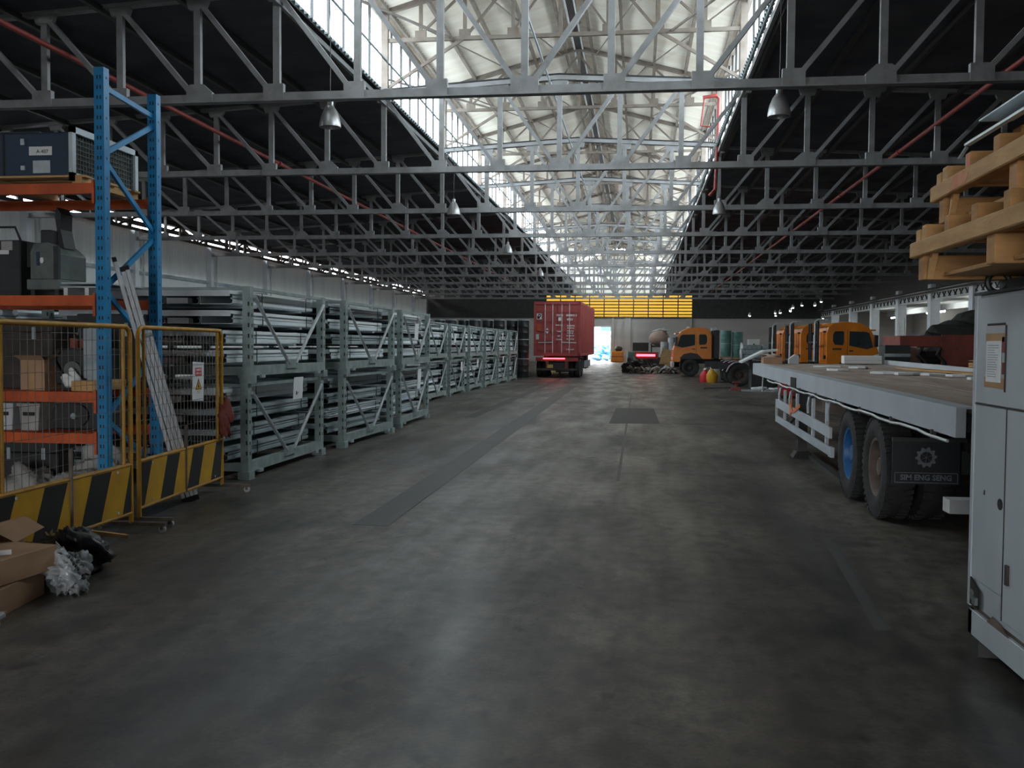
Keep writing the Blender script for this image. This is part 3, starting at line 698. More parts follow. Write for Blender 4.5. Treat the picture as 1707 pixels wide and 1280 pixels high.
# ---------------------------------------------------------------- black drums behind the racks
def drum(label, m, cap, r=.29, h=.88):
    t = T('drum', label, 'drum', (0, 0, 0))
    O('body', Geo().lathe([(0, .0), (r, 0), (r, h*.3), (r + .012, h*.33), (r, h*.36), (r, h*.63), (r + .012, h*.66), (r, h*.69), (r, h - .03), (0, h - .03)], 20), m, t, smooth=True)
    O('lid', Geo().lathe([(0, h - .03), (r + .015, h - .03), (r + .015, h), (0, h - .004)], 20), cap, t, smooth=True)
    return t
dm = drum('x', M['blackp'], M['galv'], .29, 1.0); dk = cache(dm); first = True
TI = ['bottom', 'middle', 'top']
DO = ['first', 'second', 'third', 'fourth', 'fifth', 'sixth', 'seventh', 'eighth', 'ninth', 'tenth', 'eleventh']
for i in range(9):
    for k in range(3):
        lb = 'black drum with pale lid, %s of the %s stack left of the container' % (TI[k], DO[i])
        lo = (-5.95 - .64*i, 49.6 + .25*(i % 2), 1.0*k)
        if first: dm.location = lo; dm['label'] = lb; dm['group'] = 'black drums beyond the racks'; first = False
        else: fast(dm, dk, lo, i*.3, lb, 'black drums beyond the racks')
for i in range(5):
    for k in range(3):
        fast(dm, dk, (-13.4 - .7*i, 54 + .3*i, 1.0*k), .4*i, 'black drum with pale lid, %s of the %s stack in the far row' % (TI[k], DO[i]), 'black drums beyond the racks')

# ---------------------------------------------------------------- blue and orange pallet rack
pr_ = T('pallet_rack', 'blue pallet rack upright with orange beams behind the yellow barriers', 'pallet rack', (-5.11, 8.66, 0))
for xx in (0, -2.95):
    for y in (0, 1.0):
        u = O('upright', Geo().bx(xx - .05, xx + .05, y - .045, y + .02, 0, 4.29).bx(xx - .05, xx - .035, y + .02, y + .05, 0, 4.29).bx(xx + .035, xx + .05, y + .02, y + .05, 0, 4.29), M['blue'], pr_)
        g = Geo()
        for k in range(42):
            for s in (-.022, .022): g.box((xx + s + (.006 if s < 0 else -.006), y - .0455, .3 + k*.095), (.013, .002, .035))
            if k % 2: g.box((xx + .0505, y + .0, .3 + k*.095), (.002, .014, .024))
        O('slot_row', g, M['bblack'] , u)
        O('base_plate', Geo().bx(xx - .08, xx + .08, y - .08, y + .08, 0, .012), M['blue'], pr_)
    zz = [(4.12, 0, 4.06, 1), (3.96, 1, 3.50, 0), (3.42, 0, 2.84, 1), (2.78, 1, 2.22, 0), (2.16, 0, 1.6, 1), (1.54, 1, .98, 0), (.92, 0, .36, 1)]
    for za, ya, zb, yb in zz:
        O('brace', Geo().beam((xx, ya + (.05 if ya == 0 else -.02), za), (xx, yb + (.05 if yb == 0 else -.02), zb), .03, .05), M['blue'], pr_)
for z in (3.2, 2.13, 1.2, .80):
    for y in (-.02, 1.02):
        b = O('shelf_beam', Geo().bx(-2.9, -.06, y - .025, y + .025, z - .1, z), M['orange'], pr_)
        O('connector', Geo().bx(-.07, -.045, y - .05, y + .035, z - .2, z + .02), M['orange'], b)
def thing1(name, geo, m, label, cat, loc=(0, 0, 0), rz=0, group=None, smooth=False, bevel=0):
    return tag(O(name, geo, m, None, loc, (0, 0, rz), smooth, bevel), label, cat, group)
# blue machine with the fan guard, on its pallet, top level
p = T('wooden_pallet', 'pale wooden pallet under the dark blue machine on the top shelf', 'pallet', (-6.3, 9.18, 3.2))
for k in range(5): O('deck_board', Geo().bx(-1.0, 1.0, -.5 + k*.23, -.38 + k*.23, .07, .09), M['wood'], p)
for x in (-.9, 0, .92): O('bearer', Geo().bx(x - .05, x + .05, -.5, .54, 0, .07), M['wood'], p)
b = T('blue_machine', 'dark blue ventilation machine with grey fan guard on the top shelf', 'machine', (-6.6, 9.2, 3.29))
O('casing', Geo().bx(-1.3, 1.12, -.48, .42, 0, .42), M['dkblue'], b, bevel=.012)
O('seam', Geo().bx(.42, .44, -.486, -.48, 0, .42), M['bblack'], b); O('latch', Geo().bx(.62, .66, -.5, -.48, .3, .36).bx(.62, .66, -.5, -.48, .06, .1), M['galv'], b)
O('label_plate', Geo().bx(.70, .94, -.486, -.481, .2, .285), M['paper'], b); text('A-407', .05, M['bblack'], b, (.84, -.487, .235), (R(90), 0, 0))
O('label_plate', Geo().bx(.74, .92, -.486, -.481, .03, .15), M['galv'], b)
O('top_hinge', Geo().bx(.3, .75, -.4, .1, .42, .45), M['mach2'], b)
fg = O('fan_guard', Geo().bx(1.16, 1.2, -.56, -.5, -.06, .46).bx(1.16, 1.2, .6, .66, -.06, .46).bx(1.16, 1.2, -.56, .66, .40, .46).bx(1.16, 1.2, -.56, .66, -.06, .02), M['galv'], b)
O('guard_back', Geo().bx(1.125, 1.16, -.5, .6, .0, .42), M['blackp'], fg)
g = Geo()
for k in range(22): g.box((1.17, -.48 + k*.05, .2), (.006, .008, .4))
for k in range(9): g.box((1.17, .05, .03 + k*.046), (.006, 1.1, .008))
O('guard_mesh', g, M['mach'], fg)
# machine tool on the second level
b = T('machine_tool', 'grey green machine tool with dark column standing on the second shelf', 'machine', (-5.88, 9.15, 2.13))
b.scale = (.56, 1, .86)
O('bed', Geo().bx(-.28, .33, -.3, .3, .08, .2), M['mach'], b, bevel=.01); [O('foot', Geo().bx(x, x + .08, y, y + .1, 0, .08), M['mach2'], b) for x in (-.26, .2) for y in (-.25, .15)]
O('body_casting', Geo().prism([(-.27, .2), (.3, .2), (.3, .5), (.22, .55), (.06, .63), (-.2, .62), (-.27, .52)], -.25, .22, 'y'), M['mach'], b, bevel=.012)
O('head', Geo().bx(-.13, .08, -.2, .15, .6, .78), M['mach2'], b, bevel=.015)
O('column', Geo().prism([(.02, .6), (.2, .58), (.13, .8), (.14, .98), (.06, 1.06), (.02, .95), (.06, .8)], -.08, .12, 'y'), M['mach2'], b)
O('guard', Geo().bx(.24, .33, -.3, -.26, .2, .58), M['mach2'], b); O('handwheel', Geo().cyl((-.02, -.27, .42), (-.02, -.24, .42), .035, 14), M['paper'], b); O('dial_plate', Geo().bx(-.14, -.08, -.256, -.25, .36, .52), M['dkblue'], b)
b = T('control_cabinet', 'black control cabinet with handle frame left of the machine tool', 'cabinet', (-6.34, 9.15, 2.13))
O('box', Geo().bx(-.4, .24, -.3, .3, .0, .56), M['mach2'], b, bevel=.01); O('handle_frame', Geo().tube([(-.1, -.2, .56), (-.1, -.2, .7), (.12, -.2, .7), (.18, -.2, .56)], .012), M['mach2'], b)
O('plate', Geo().bx(.02, .12, -.305, -.3, .42, .46), M['paper'], b); O('display', Geo().bx(.04, .16, -.305, -.3, .46, .55), M['sack'], b); O('side_panel', Geo().bx(.245, .5, -.2, -.17, .3, .54), M['mach2'], b)
b = T('steel_offcuts', 'loose steel plates lying beside the machine tool on the second shelf', 'steel plate', (-5.52, 9.1, 2.13))
b.scale = (.85, 1, 1)
O('plate', Geo().bx(-.12, .42, -.32, .4, .12, .135), M['galv'], b); O('plate', Geo().bx(-.1, .36, -.36, .3, .08, .095), M['galvdk'], b)
for x in (-.06, .2): O('spacer', Geo().bx(x, x + .05, -.36, .3, 0, .08), M['white'], b)
# third and fourth level
def carton(name, loc, d, m, label, cat='box', rz=0):
    t = T(name, label, cat, loc, rz); x, y, z = d
    O('body', Geo().bx(-x/2, x/2, -y/2, y/2, 0, z), m, t)
    O('flap', Geo().add([(-x/2, -y/2, z), (x/2, -y/2, z), (x/2 + .02, -y/2 - .09, z + .05), (-x/2, -y/2 - .1, z + .05)], [(0, 1, 2, 3)]).add([(x/2, -y/2, z), (x/2, y/2, z), (x/2 + .1, y/2, z + .05), (x/2 + .1, -y/2, z + .06)], [(0, 1, 2, 3)]), m, t)
    O('tape', Geo().bx(-.03, .03, -y/2 - .001, -y/2, 0, z*.6), M['tape'], t)
    return t
carton('cardboard_box', (-5.96, 8.98, 1.20), (.26, .34, .30), M['card'], 'open cardboard box on the third shelf of the blue rack')
def bin_(loc, d, m, label):
    t = T('storage_bin', label, 'bin', loc); x, y, z = d
    O('body', Geo().prism([(-x*.42, 0), (x*.42, 0), (x/2, z), (-x/2, z)], -y/2, y/2, 'y'), m, t, bevel=.006); O('rim', Geo().bx(-x/2 - .015, x/2 + .015, -y/2 - .015, y/2 + .015, z - .03, z), m, t); O('grip', Geo().bx(-.06, .06, -y/2 - .012, -y/2, z*.55, z*.68), M['bblack'], t)
bin_((-6.0, 8.98, .80), (.22, .34, .27), M['sack'], 'pale grey storage bin on the lowest shelf')
bin_((-6.28, 8.98, .80), (.22, .34, .27), M['grey'], 'light grey storage bin at the left edge of the lowest shelf')
b = T('engine_block', 'dark engine block among the parts on the third shelf', 'engine', (-5.55, 9.2, 1.2))
O('block', Geo().bx(-.26, .2, -.25, .25, .05, .42), M['mach2'], b, bevel=.02); O('sump', Geo().prism([(-.2, .0), (.12, .0), (.18, .06), (-.24, .06)], -.2, .2, 'y'), M['mach2'], b)
for k in range(4): O('cylinder_head', Geo().cyl((-.2 + k*.11, 0, .42), (-.2 + k*.11, 0, .52), .045, 10), M['rust'], b)
O('pulley', Geo().cyl((-.05, -.29, .2), (-.05, -.25, .2), .09, 16), M['mach'], b); O('hose', Geo().tube([(-.2, -.26, .4), (-.25, -.3, .3), (-.15, -.3, .15), (.1, -.28, .1)], .02), M['black'], b)
thing1('rag', Geo().lump((0, 0, .07), (.16, .12, .16), 3, .3), M['paper'], 'crumpled pale blue rag hanging in front of the engine block', 'rag', (-5.58, 8.86, 1.24), smooth=True)
thing1('metal_panel', Geo().bx(-.07, .07, -.02, .02, 0, .62), M['galvdk'], 'upright dull metal panel beside the blue upright on the third shelf', 'panel', (-5.42, 8.95, 1.2), bevel=.004)
thing1('timber_block', Geo().bx(-.12, .12, -.3, .3, 0, .1), M['wood'], 'pale timber block on the lowest shelf by the blue upright', 'timber', (-5.36, 9.0, 1.203), bevel=.005)
b = T('gearbox', 'black gearbox casing on the lowest shelf', 'gearbox', (-5.55, 9.2, .8))
O('casing', Geo().prism([(-.3, .0), (.28, .0), (.28, .18), (.1, .33), (-.2, .33), (-.3, .2)], -.25, .25, 'y'), M['mach2'], b, bevel=.02); O('flange', Geo().cyl((.0, -.29, .15), (.0, -.25, .15), .11, 18), M['mach2'], b); O('shaft', Geo().cyl((0, -.36, .15), (0, -.25, .15), .03, 10), M['galvdk'], b)
for k, (x, y, s, lb) in enumerate(((-6.1, 8.9, (.5, .6, .46), 'slumped grey sack on the floor behind the yellow barrier, left one'), (-5.62, 8.95, (.6, .6, .42), 'wide grey sack on the floor under the orange beam, right one'), (-5.6, 9.42, (.55, .4, .6), 'tall grey sack behind the two others under the shelf'))):
    thing1('sack', Geo().lump((0, 0, s[2]/2 - .02), s, 20 + k, .2, 44, 26, flat=.1, cr=.10), M['sack'], lb, 'sack', (x, y, 0), .4*k, smooth=True)

def chest(loc, d, m, label):
    t = T('equipment_chest', label, 'chest', loc); x, y, z = d
    O('body', Geo().bx(-x/2, x/2, -y/2, y/2, 0, z*.8), m, t, bevel=.01); O('lid', Geo().bx(-x/2 - .01, x/2 + .01, -y/2 - .01, y/2 + .01, z*.81, z), m, t, bevel=.008)
    for s in (-1, 1): O('latch', Geo().bx(s*x*.28 - .02, s*x*.28 + .02, -y/2 - .015, -y/2, z*.7, z*.88), M['galvdk'], t)
chest((-6.42, 9.38, 1.2), (.9, .44, .72), M['dirt'], 'brown black chest at the back of the third shelf, left one')
chest((-5.52, 9.56, 1.2), (.7, .2, .78), M['mach2'], 'narrow black chest at the back of the third shelf, behind the engine block')
chest((-6.3, 9.45, .8), (1.1, .34, .28), M['mach2'], 'flat black chest at the back of the lowest shelf')
chest((-6.3, 9.35, .0), (.7, .3, .66), M['mach2'], 'tall black chest on the floor behind the sacks')
# ---------------------------------------------------------------- yellow barriers
def barrier(label, loc, rz, L, H=1.82, sign=False):
    t = T('site_barrier', label, 'barrier', loc, rz); Y = M['yellow']; r = .021; c = .09
    pts = [(0, 0, .08), (0, 0, H - c)] + [(0, c*(1 - math.cos(a)), H - c + c*math.sin(a)) for a in (R(22), R(45), R(68), R(90))] + [(0, L - c*(1 - math.cos(a)), H - c + c*math.sin(a)) for a in (R(90), R(68), R(45), R(22))] + [(0, L, H - c), (0, L, .08)]
    O('frame', Geo().tube(pts, r, 10), Y, t, smooth=True)
    for y in (.12, L - .12): O('inner_post', Geo().cyl((0, y, .6), (0, y, H - .02), .016, 8), Y, t, smooth=True)
    for z in (.17, .60): O('rail', Geo().cyl((0, 0, z), (0, L, z), .019, 8), Y, t, smooth=True)
    O('centre_post', Geo().cyl((.012, L/2, .16), (.012, L/2, .84), .017, 8), M['rim_rust'], t, smooth=True)
    g = Geo(); n = int(L/.085); k = int((H - .64)/.11)
    for i in range(1, n): g.box((0, L*i/n, (.6 + H)/2), (.0035, .0035, H - .62))
    for j in range(1, k): g.box((.003, L/2, .6 + (H - .6)*j/k), (.0035, L - .04, .0035))
    O('wire_mesh', g, M['mon_steel'], t)
    bd_ = O('hazard_board', Geo().bx(.006, .014, .03, L - .03, .185, .585), M['ybright'], t)
    w = .30; y = -.22
    while y < L:
        poly = [(max(.03, min(L - .03, a)), z) for a, z in ((y, .186), (y + w, .186), (y + w + .17, .584), (y + .17, .584))]
        if poly[1][0] - poly[0][0] > .01 or poly[2][0] - poly[3][0] > .01:
            O('black_stripe', Geo().prism(poly, .0142, .016, 'x'), M['bblack'], bd_)
        y += 2*w + .05
    for y in (.0, L):
        O('skid_foot', Geo().beam((-.35, y, .075), (.32, y, .075), .035, .03), M['rim_rust'], t)
        for x in (-.32, .29):
            cs = O('caster', Geo().cyl((x, y - .015, .032), (x, y + .015, .032), .032, 12), M['grey'], t)
            O('fork', Geo().bx(x - .012, x + .012, y - .024, y - .018, .03, .07).bx(x - .012, x + .012, y + .018, y + .024, .03, .07), M['rim_rust'], cs)
    for y in (.25, L - .25): O('bolt', Geo().cyl((.014, y, .56), (.022, y, .56), .012, 8).cyl((.014, y, .21), (.022, y, .21), .012, 8), M['galv'], t)
    return t
barrier('yellow mesh site barrier with striped board at the left edge of the picture', (-4.42, 6.06, 0), R(1.0), 1.9)
barrier('yellow mesh site barrier with striped board and danger sign beside the first rack', (-4.51, 8.2, 0), R(4.2), 2.1)
sg = T('danger_sign', 'white danger sign with red panel and warning triangle hung on the barrier', 'sign', (-4.615, 9.62, 1.275), R(4.2))
O('board', Geo().bx(-.003, .003, -.15, .15, -.205, .205), M['paper'], sg, rot=(R(-3), 0, 0))
O('red_panel', Geo().bx(.0032, .005, -.09, .09, .06, .145), M['red'], sg)
rt = (R(90), 0, R(90))
text('DANGER', .036, M['paper'], sg, (.006, .002, .122), rt, bold=.0005); text('KEEP OUT', .03, M['paper'], sg, (.006, .002, .085), rt, bold=.0005)
O('warning_triangle', Geo().prism([(-.085, -.085), (.085, -.085), (0, .03)], .0032, .005, 'x'), M['bblack'], sg)
O('warning_field', Geo().prism([(-.066, -.077), (.066, -.077), (0, .012)], .005, .006, 'x'), M['ybright'], sg)
O('warning_symbol', Geo().prism([(-.006, -.04), (.016, -.045), (.004, -.07), (-.02, -.055), (-.012, -.02), (.004, -.012)], .006, .007, 'x'), M['bblack'], sg)
O('caption', Geo().bx(.0032, .0045, -.05, .05, -.106, -.1).bx(.0032, .0045, -.035, .035, -.122, -.116), M['yellow'], sg)

# ---------------------------------------------------------------- aluminium ladder against the rack
a_, b_ = Vector((-4.70, 9.62, 0)), Vector((-5.03, 8.86, 2.5))
ld = T('folding_ladder', 'folded aluminium ladder leaning on the blue rack behind the barrier', 'ladder', tuple(a_))
d_ = (b_ - a_).normalized(); sdv = Vector((.80, .55, 0)); sdv = (sdv - d_*sdv.dot(d_)).normalized(); nv = d_.cross(sdv)
Ln = (b_ - a_).length
for k, (o_, e_) in enumerate(((-.07, Ln), (-.022, Ln - .11), (.02, Ln - .1), (.062, Ln - .7))):
    base = sdv*o_
    rl = O('rail', Geo().beam(base + d_*.05, base + d_*e_, .036, .075, nv), M['alu'], ld)
    O('end_cap', Geo().beam(base + d_*(e_ - .01), base + d_*(e_ + .03), .04, .08, nv), M['blackp'], rl)
    O('rubber_foot', Geo().beam(base + d_*.01, base + d_*.07, .042, .082, nv), M['blackp'], rl)
    O('groove', Geo().beam(base + d_*.1 - nv*.0385 + sdv*.018, base + d_*(e_ - .05) - nv*.0385 + sdv*.018, .004, .003, nv), M['galvdk'], rl)
for h in (.35, .8, 1.25, 1.7, 2.05): O('rung', Geo().cyl(sdv*-.06 + d_*h + nv*.02, sdv*.05 + d_*h + nv*.02, .014, 8), M['alu'], ld)
O('hinge', Geo().cyl(sdv*-.03 + d_*1.85 - nv*.045, sdv*.08 + d_*1.85 - nv*.045, .022, 10).cyl(sdv*.0 + d_*.3 - nv*.045, sdv*.08 + d_*.3 - nv*.045, .02, 10), M['galvdk'], ld)

# ---------------------------------------------------------------- rubbish at the lower left
def sheetbox(loc, d, rz, rx, m, label, seed=0):
    t = T('flattened_carton', label, 'cardboard', loc, rz)
    x, y, z = d
    O('panel', Geo().bx(-x/2, x/2, -y/2, y/2, 0, z), m, t, rot=(rx, 0, 0), bevel=.004)
    O('fold', Geo().bx(-x/2, x/2, -y/2 - .09, -y/2 - .004, z*.2, z*.8), m, t, rot=(rx + R(-14), 0, 0))
    O('edge_flute', Geo().bx(-x/2 + .01, x/2 - .01, y/2, y/2 + .003, z*.3, z*.7), M['cardpale'], t, rot=(rx, 0, 0))
    return t
sheetbox((-4.16, 5.42, .0), (.62, .85, .17), R(8), 0, M['card'], 'flattened brown carton at the bottom of the pile by the left edge')
sheetbox((-4.16, 5.55, .175), (.6, .75, .16), R(-6), 0, M['card'], 'flattened brown carton lying on top of the pile by the left edge')
t = T('open_carton', 'open pinkish brown carton standing behind the flattened ones at the left edge', 'box', (-4.62, 6.05, 0), R(14))
O('body', Geo().bx(-.3, .3, -.28, .28, 0, .42), M['card'], t, bevel=.004); O('flap', Geo().add([(-.3, -.28, .42), (.3, -.28, .42), (.34, -.44, .33), (-.3, -.46, .34)], [(0, 1, 2, 3)]).add([(.3, -.28, .42), (.3, .28, .42), (.44, .26, .34), (.43, -.24, .33)], [(0, 1, 2, 3)]), M['card'], t)
thing1('white_strip', Geo().beam((-4.3, 5.22, .352), (-3.92, 5.56, .352), .012, .03), M['paper'], 'thin white plastic strip lying on the cardboard pile', 'strip')
thing1('plastic_bag', Geo().lump((0, 0, .13), (.34, .5, .34), 5, .2, 56, 36, flat=.08, cr=.16), M['plastic'], 'crumpled clear plastic bag spilling from the cardboard onto the floor', 'plastic bag', (-3.80, 5.98, 0), R(25), smooth=True)
thing1('plastic_film', Geo().lump((0, 0, .05), (.36, .32, .12), 8, .25, 40, 20, flat=.1, cr=.18), M['plastic'], 'flat scrap of clear film on the floor under the lower carton', 'plastic film', (-3.84, 5.08, 0), .5, smooth=True)
thing1('bin_bag', Geo().lump((0, 0, .13), (.52, .62, .40), 11, .2, 52, 30, flat=.08, cr=.12), M['bagblk'], 'black bin bag slumped beside the plastic bag', 'bin bag', (-4.10, 6.48, 0), smooth=True)
thing1('packing_paper', Geo().lump((0, 0, .09), (.5, .55, .3), 13, .2, 44, 26, flat=.08, cr=.16), M['cardpale'], 'crumpled brown packing paper at the foot of the striped barrier', 'packing paper', (-4.50, 6.78, 0), .8, smooth=True)
thing1('timber_batten', Geo().beam((-4.5, 6.95, .22), (-4.12, 7.3, .1), .06, .03), M['wood'], 'short pale batten sticking out of the brown packing paper', 'timber')
thing1('tied_rag', Geo().lump((0, 0, .2), (.16, .16, .42), 17, .25, 32, 26, cr=.14), M['rust'], 'faded reddish rag tied to the far post of the second barrier', 'rag', (-4.60, 10.24, .62), smooth=True)
# ---------------------------------------------------------------- white steel cabinet at the right edge
cb = T('steel_cabinet', 'tall worn white steel cabinet on a base frame at the right edge', 'cabinet', (1.84, 4.1, 0))
CD = 1.49
O('body', Geo().bx(.012, 1.05, 0, CD, .26, 1.97), M['cabinet'], cb, bevel=.006)
O('side_panel', Geo().bx(0, .012, .02, CD - .02, 1.385, 1.955), M['cabinet'], cb, bevel=.003)
O('side_panel', Geo().bx(0, .012, .02, 1.0, .30, 1.375), M['cabinet'], cb, bevel=.003)
O('side_panel', Geo().bx(0, .012, 1.006, CD - .02, .42, 1.375), M['cabinet'], cb, bevel=.003)
O('panel_seam', Geo().bx(-.004, .004, .02, CD - .02, 1.376, 1.384).bx(-.003, .004, 1.0, 1.006, .3, 1.375), M['dirt'], cb)
O('edge_trim', Geo().bx(-.006, .03, CD - .035, CD + .004, .26, 1.97), M['cabinet'], cb)
O('base_frame', Geo().bx(.0, .06, 0, CD, .1, .24).bx(.99, 1.05, 0, CD, .1, .24).bx(0, 1.05, CD - .06, CD, .1, .24).bx(0, 1.05, 0, .06, .1, .24), M['cabinet'], cb, bevel=.004)
for x in (.01, .9):
    for y in (.01, CD - .14): O('base_foot', Geo().bx(x, x + .14, y, y + .13, 0, .1), M['dsteel'], cb)
O('rust_gap', Geo().bx(.02, 1.03, .02, CD - .02, .236, .265), M['rim_rust'], cb)
O('corner_opening', Geo().prism([(1.30, .27), (1.455, .27), (1.455, .42), (1.42, .41), (1.36, .385), (1.30, .37)], -.006, .002, 'x'), M['bblack'], cb)
O('cable_stub', Geo().cyl((-.01, 1.42, .33), (.05, 1.42, .33), .03, 10).box((-.012, 1.35, .31), (.02, .05, .04)), M['mach'], cb)
O('knockout', Geo().prism([(1.06 + .035*math.cos(a), .885 + .03*math.sin(a)) for a in [k*.7 for k in range(9)]], -.003, .002, 'x'), M['bblack'], cb)
O('knockout', Geo().prism([(1.28, .90), (1.295, .90), (1.29, .925), (1.28, .925)], -.003, .002, 'x'), M['bblack'], cb)
O('hinge', Geo().bx(-.014, .004, .915, .945, .50, .60), M['dirt'], cb)
for z0, z1, y0 in ((.24, .30, .2), (.24, .29, .9)): O('rust_stain', Geo().prism([(y0, z0), (y0 + .3, z0), (y0 + .22, z1), (y0 + .1, z1 - .01)], -.002, .0, 'x'), M['rim_rust'], cb)
# frame of the notice
O('grime_frame', Geo().bx(-.004, .0, 1.03, 1.045, 1.46, 1.80).bx(-.004, 0, 1.05, 1.30, 1.80, 1.812), M['dirt'], cb)
O('tape_strip', Geo().bx(-.003, 0, 1.05, 1.33, 1.475, 1.53).bx(-.003, 0, 1.06, 1.32, 1.715, 1.76), M['tape'], cb)
O('old_paper', Geo().bx(-.0025, 0, 1.06, 1.32, 1.76, 1.80), M['grey'], cb)
O('tape_strip', Geo().bx(-.003, 0, 1.05, 1.09, 1.66, 1.74).bx(-.003, 0, 1.05, 1.08, 1.55, 1.61), M['redpipe'], cb)
pn = O('typed_notice', Geo().bx(-.006, -.003, 1.095, 1.30, 1.505, 1.72), M['paper'], cb)
g = Geo()
rd = random.Random(2)
for k in range(14):
    w = rd.uniform(.10, .16); g.bx(-.0068, -.006, 1.28 - w, 1.28, 1.695 - k*.0125, 1.699 - k*.0125)
O('typed_line', g, M['galvdk'], pn)
O('eye_bolt', Geo().lathe([(.055 + .016*math.cos(a), .016*math.sin(a)) for a in [k*math.pi/4 for k in range(8)]], 18, Matrix.Translation((.06, 1.34, 2.035)) @ Matrix.Rotation(R(90), 4, 'X'), close=True), M['blackp'], cb, smooth=True)
O('top_plate', Geo().bx(-.01, 1.06, -.01, CD + .01, 1.97, 1.985), M['mach2'], cb)
O('support_rail', Geo().bx(.1, .18, .05, CD - .05, 1.985, 2.05).bx(.85, .93, .05, CD - .05, 1.985, 2.05), M['mach2'], cb)
# ---------------------------------------------------------------- timber skids on the cabinet
def skid(label, loc, rz, z_b=.13, L=2.0, red=False, dx=.9):
    t = T('timber_skid', label, 'pallet', loc, rz)
    for y in (-.16, -1.2, -1.75):
        O('bearer', Geo().bx(.02, dx, y - .05, y + .05, 0, z_b), M['wood2'], t, bevel=.004)
    O('wedge', Geo().prism([(-.24, 0), (-.28, z_b), (-.33, z_b)], .03, .06, 'x'), M['wood'], t)
    for x in (.0, .42, dx - .08): O('stringer', Geo().bx(x, x + .06, -L, 0, z_b, z_b + .085), M['wood'], t, bevel=.006)
    for y in (-.05, -.16, -.55, -.95, -1.35, -1.75):
        O('deck_board', Geo().bx(.03, dx, y - .04, y + .04, z_b + .085, z_b + .085 + (.085 if y < -.1 else .07)), M['wood2'] if y < -.5 else M['wood'], t, bevel=.004)
    O('dark_board', Geo().bx(.1, dx, -1.9, -.3, z_b*.1, z_b*.25), M['wood2'], t)
    if red: O('red_paint', Geo().prism([(-.62, z_b + .012), (-.36, z_b + .005), (-.40, z_b + .07), (-.54, z_b + .082), (-.66, z_b + .06)], -.0015, .001, 'x'), M['redstain'], t); O('red_paint', Geo().prism([(-.585, z_b + .09), (-.515, z_b + .09), (-.515, z_b + .165), (-.585, z_b + .165)], .0285, .0305, 'x'), M['redstain'], t)
    return t
M['redstain'] = mat('red_spray_stain', (.60, .16, .09), .7, 0, .3, 8, (.58, .30, .13))
skid('lower heavy timber skid overhanging the white cabinet', (1.50, 5.66, 2.05), R(0))
skid('upper heavy timber skid with red sprayed paint stacked on the lower one', (1.585, 5.60, 2.35), R(-1), red=True)
t = T('timber_blocks', 'stout timber blocks carrying the steel angles above the skids', 'timber', (1.9, 4.6, 2.65))
O('block', Geo().bx(0, .5, -.06, .06, 0, .16), M['wood'], t, bevel=.004); O('block', Geo().bx(0, .5, .58, .7, 0, .16), M['wood2'], t, bevel=.004)
t = T('steel_angle', 'lower bent steel angle lying on the timber blocks', 'steel profile', (1.78, 5.62, 2.81))
O('flange', Geo().add([(0, 0, 0), (.19, 0, .12), (.19, -2, .12), (0, -2, 0), (0, 0, .008), (.19, 0, .128), (.19, -2, .128), (0, -2, .008)], [(0,1,2,3),(4,5,6,7),(0,1,5,4),(1,2,6,5),(2,3,7,6),(3,0,4,7)]), M['galv'], t)
O('lip', Geo().bx(-.01, .02, -2, .02, -.012, .0), M['galv2'], t); O('end_tag', Geo().beam((-.03, .03, -.08), (.0, .0, -.02), .03, .006), M['galvdk'], t)
t = T('steel_angle', 'upper bent steel angle resting on the lower one', 'steel profile', (1.93, 5.62, 2.945))
O('flange', Geo().add([(0, 0, 0), (.15, 0, .1), (.15, -2, .1), (0, -2, 0), (0, 0, .03), (.15, 0, .13), (.15, -2, .13), (0, -2, .03)], [(0,1,2,3),(4,5,6,7),(0,1,5,4),(1,2,6,5),(2,3,7,6),(3,0,4,7)]), M['wood'], t)
O('lip', Geo().bx(-.08, .1, -2, .04, -.01, -.002), M['galv'], t)

# ---------------------------------------------------------------- flatbed trailer
fb = T('flatbed_trailer', 'grey flatbed trailer with worn timber deck parked on the right', 'trailer', (2.3, 10.5, 0))
def zf(y): return 1.265 + .0085*(y)              # deck height along the trailer (y from the wheels)
Y0, Y1 = -4.4, 9.4; BW = 2.62
def sl(x0, x1, ya, yb, dz0, dz1):
    return [(x0, ya, zf(ya) + dz0), (x1, ya, zf(ya) + dz0), (x1, yb, zf(yb) + dz0), (x0, yb, zf(yb) + dz0), (x0, ya, zf(ya) + dz1), (x1, ya, zf(ya) + dz1), (x1, yb, zf(yb) + dz1), (x0, yb, zf(yb) + dz1)]
BF = [(0,3,2,1),(4,5,6,7),(0,1,5,4),(1,2,6,5),(2,3,7,6),(3,0,4,7)]
O('side_rail', Geo().add(sl(0, .07, -3.15, Y1, -.21, .0), BF), M['bedgrey'], fb)
O('side_rail', Geo().add(sl(BW - .07, BW, Y0, Y1, -.21, .09), BF), M['bedgrey'], fb)
O('front_rail', Geo().add(sl(0, BW, Y1, Y1 + .07, -.21, .0), BF), M['bedgrey'], fb)
O('rail_lip', Geo().add(sl(.0, .16, -3.15, Y1, .0, .012), BF), M['bedgrey'], fb)
O('stake_pocket', Geo().bx(-.012, .0, 4.02, 4.5, zf(4.2) - .24, zf(4.2) - .07), M['bblack'], fb)
for k in range(10):
    O('deck_plank', Geo().add(sl(.17 + k*.238, .17 + k*.238 + .228, Y0, Y1, -.05, .008 - .003*(k % 3)), BF), M['deck'], fb)
for k in range(12):
    y = Y0 + .5 + k*1.15; O('cross_bearer', Geo().bx(.08, BW - .08, y - .05, y + .05, zf(y) - .2, zf(y) - .055), M['dsteel'], fb)
for x in (.75, 1.7): O('main_beam', Geo().add(sl(x, x + .16, Y0, Y1, -.55, -.2), BF), M['dsteel'], fb)
pts = []
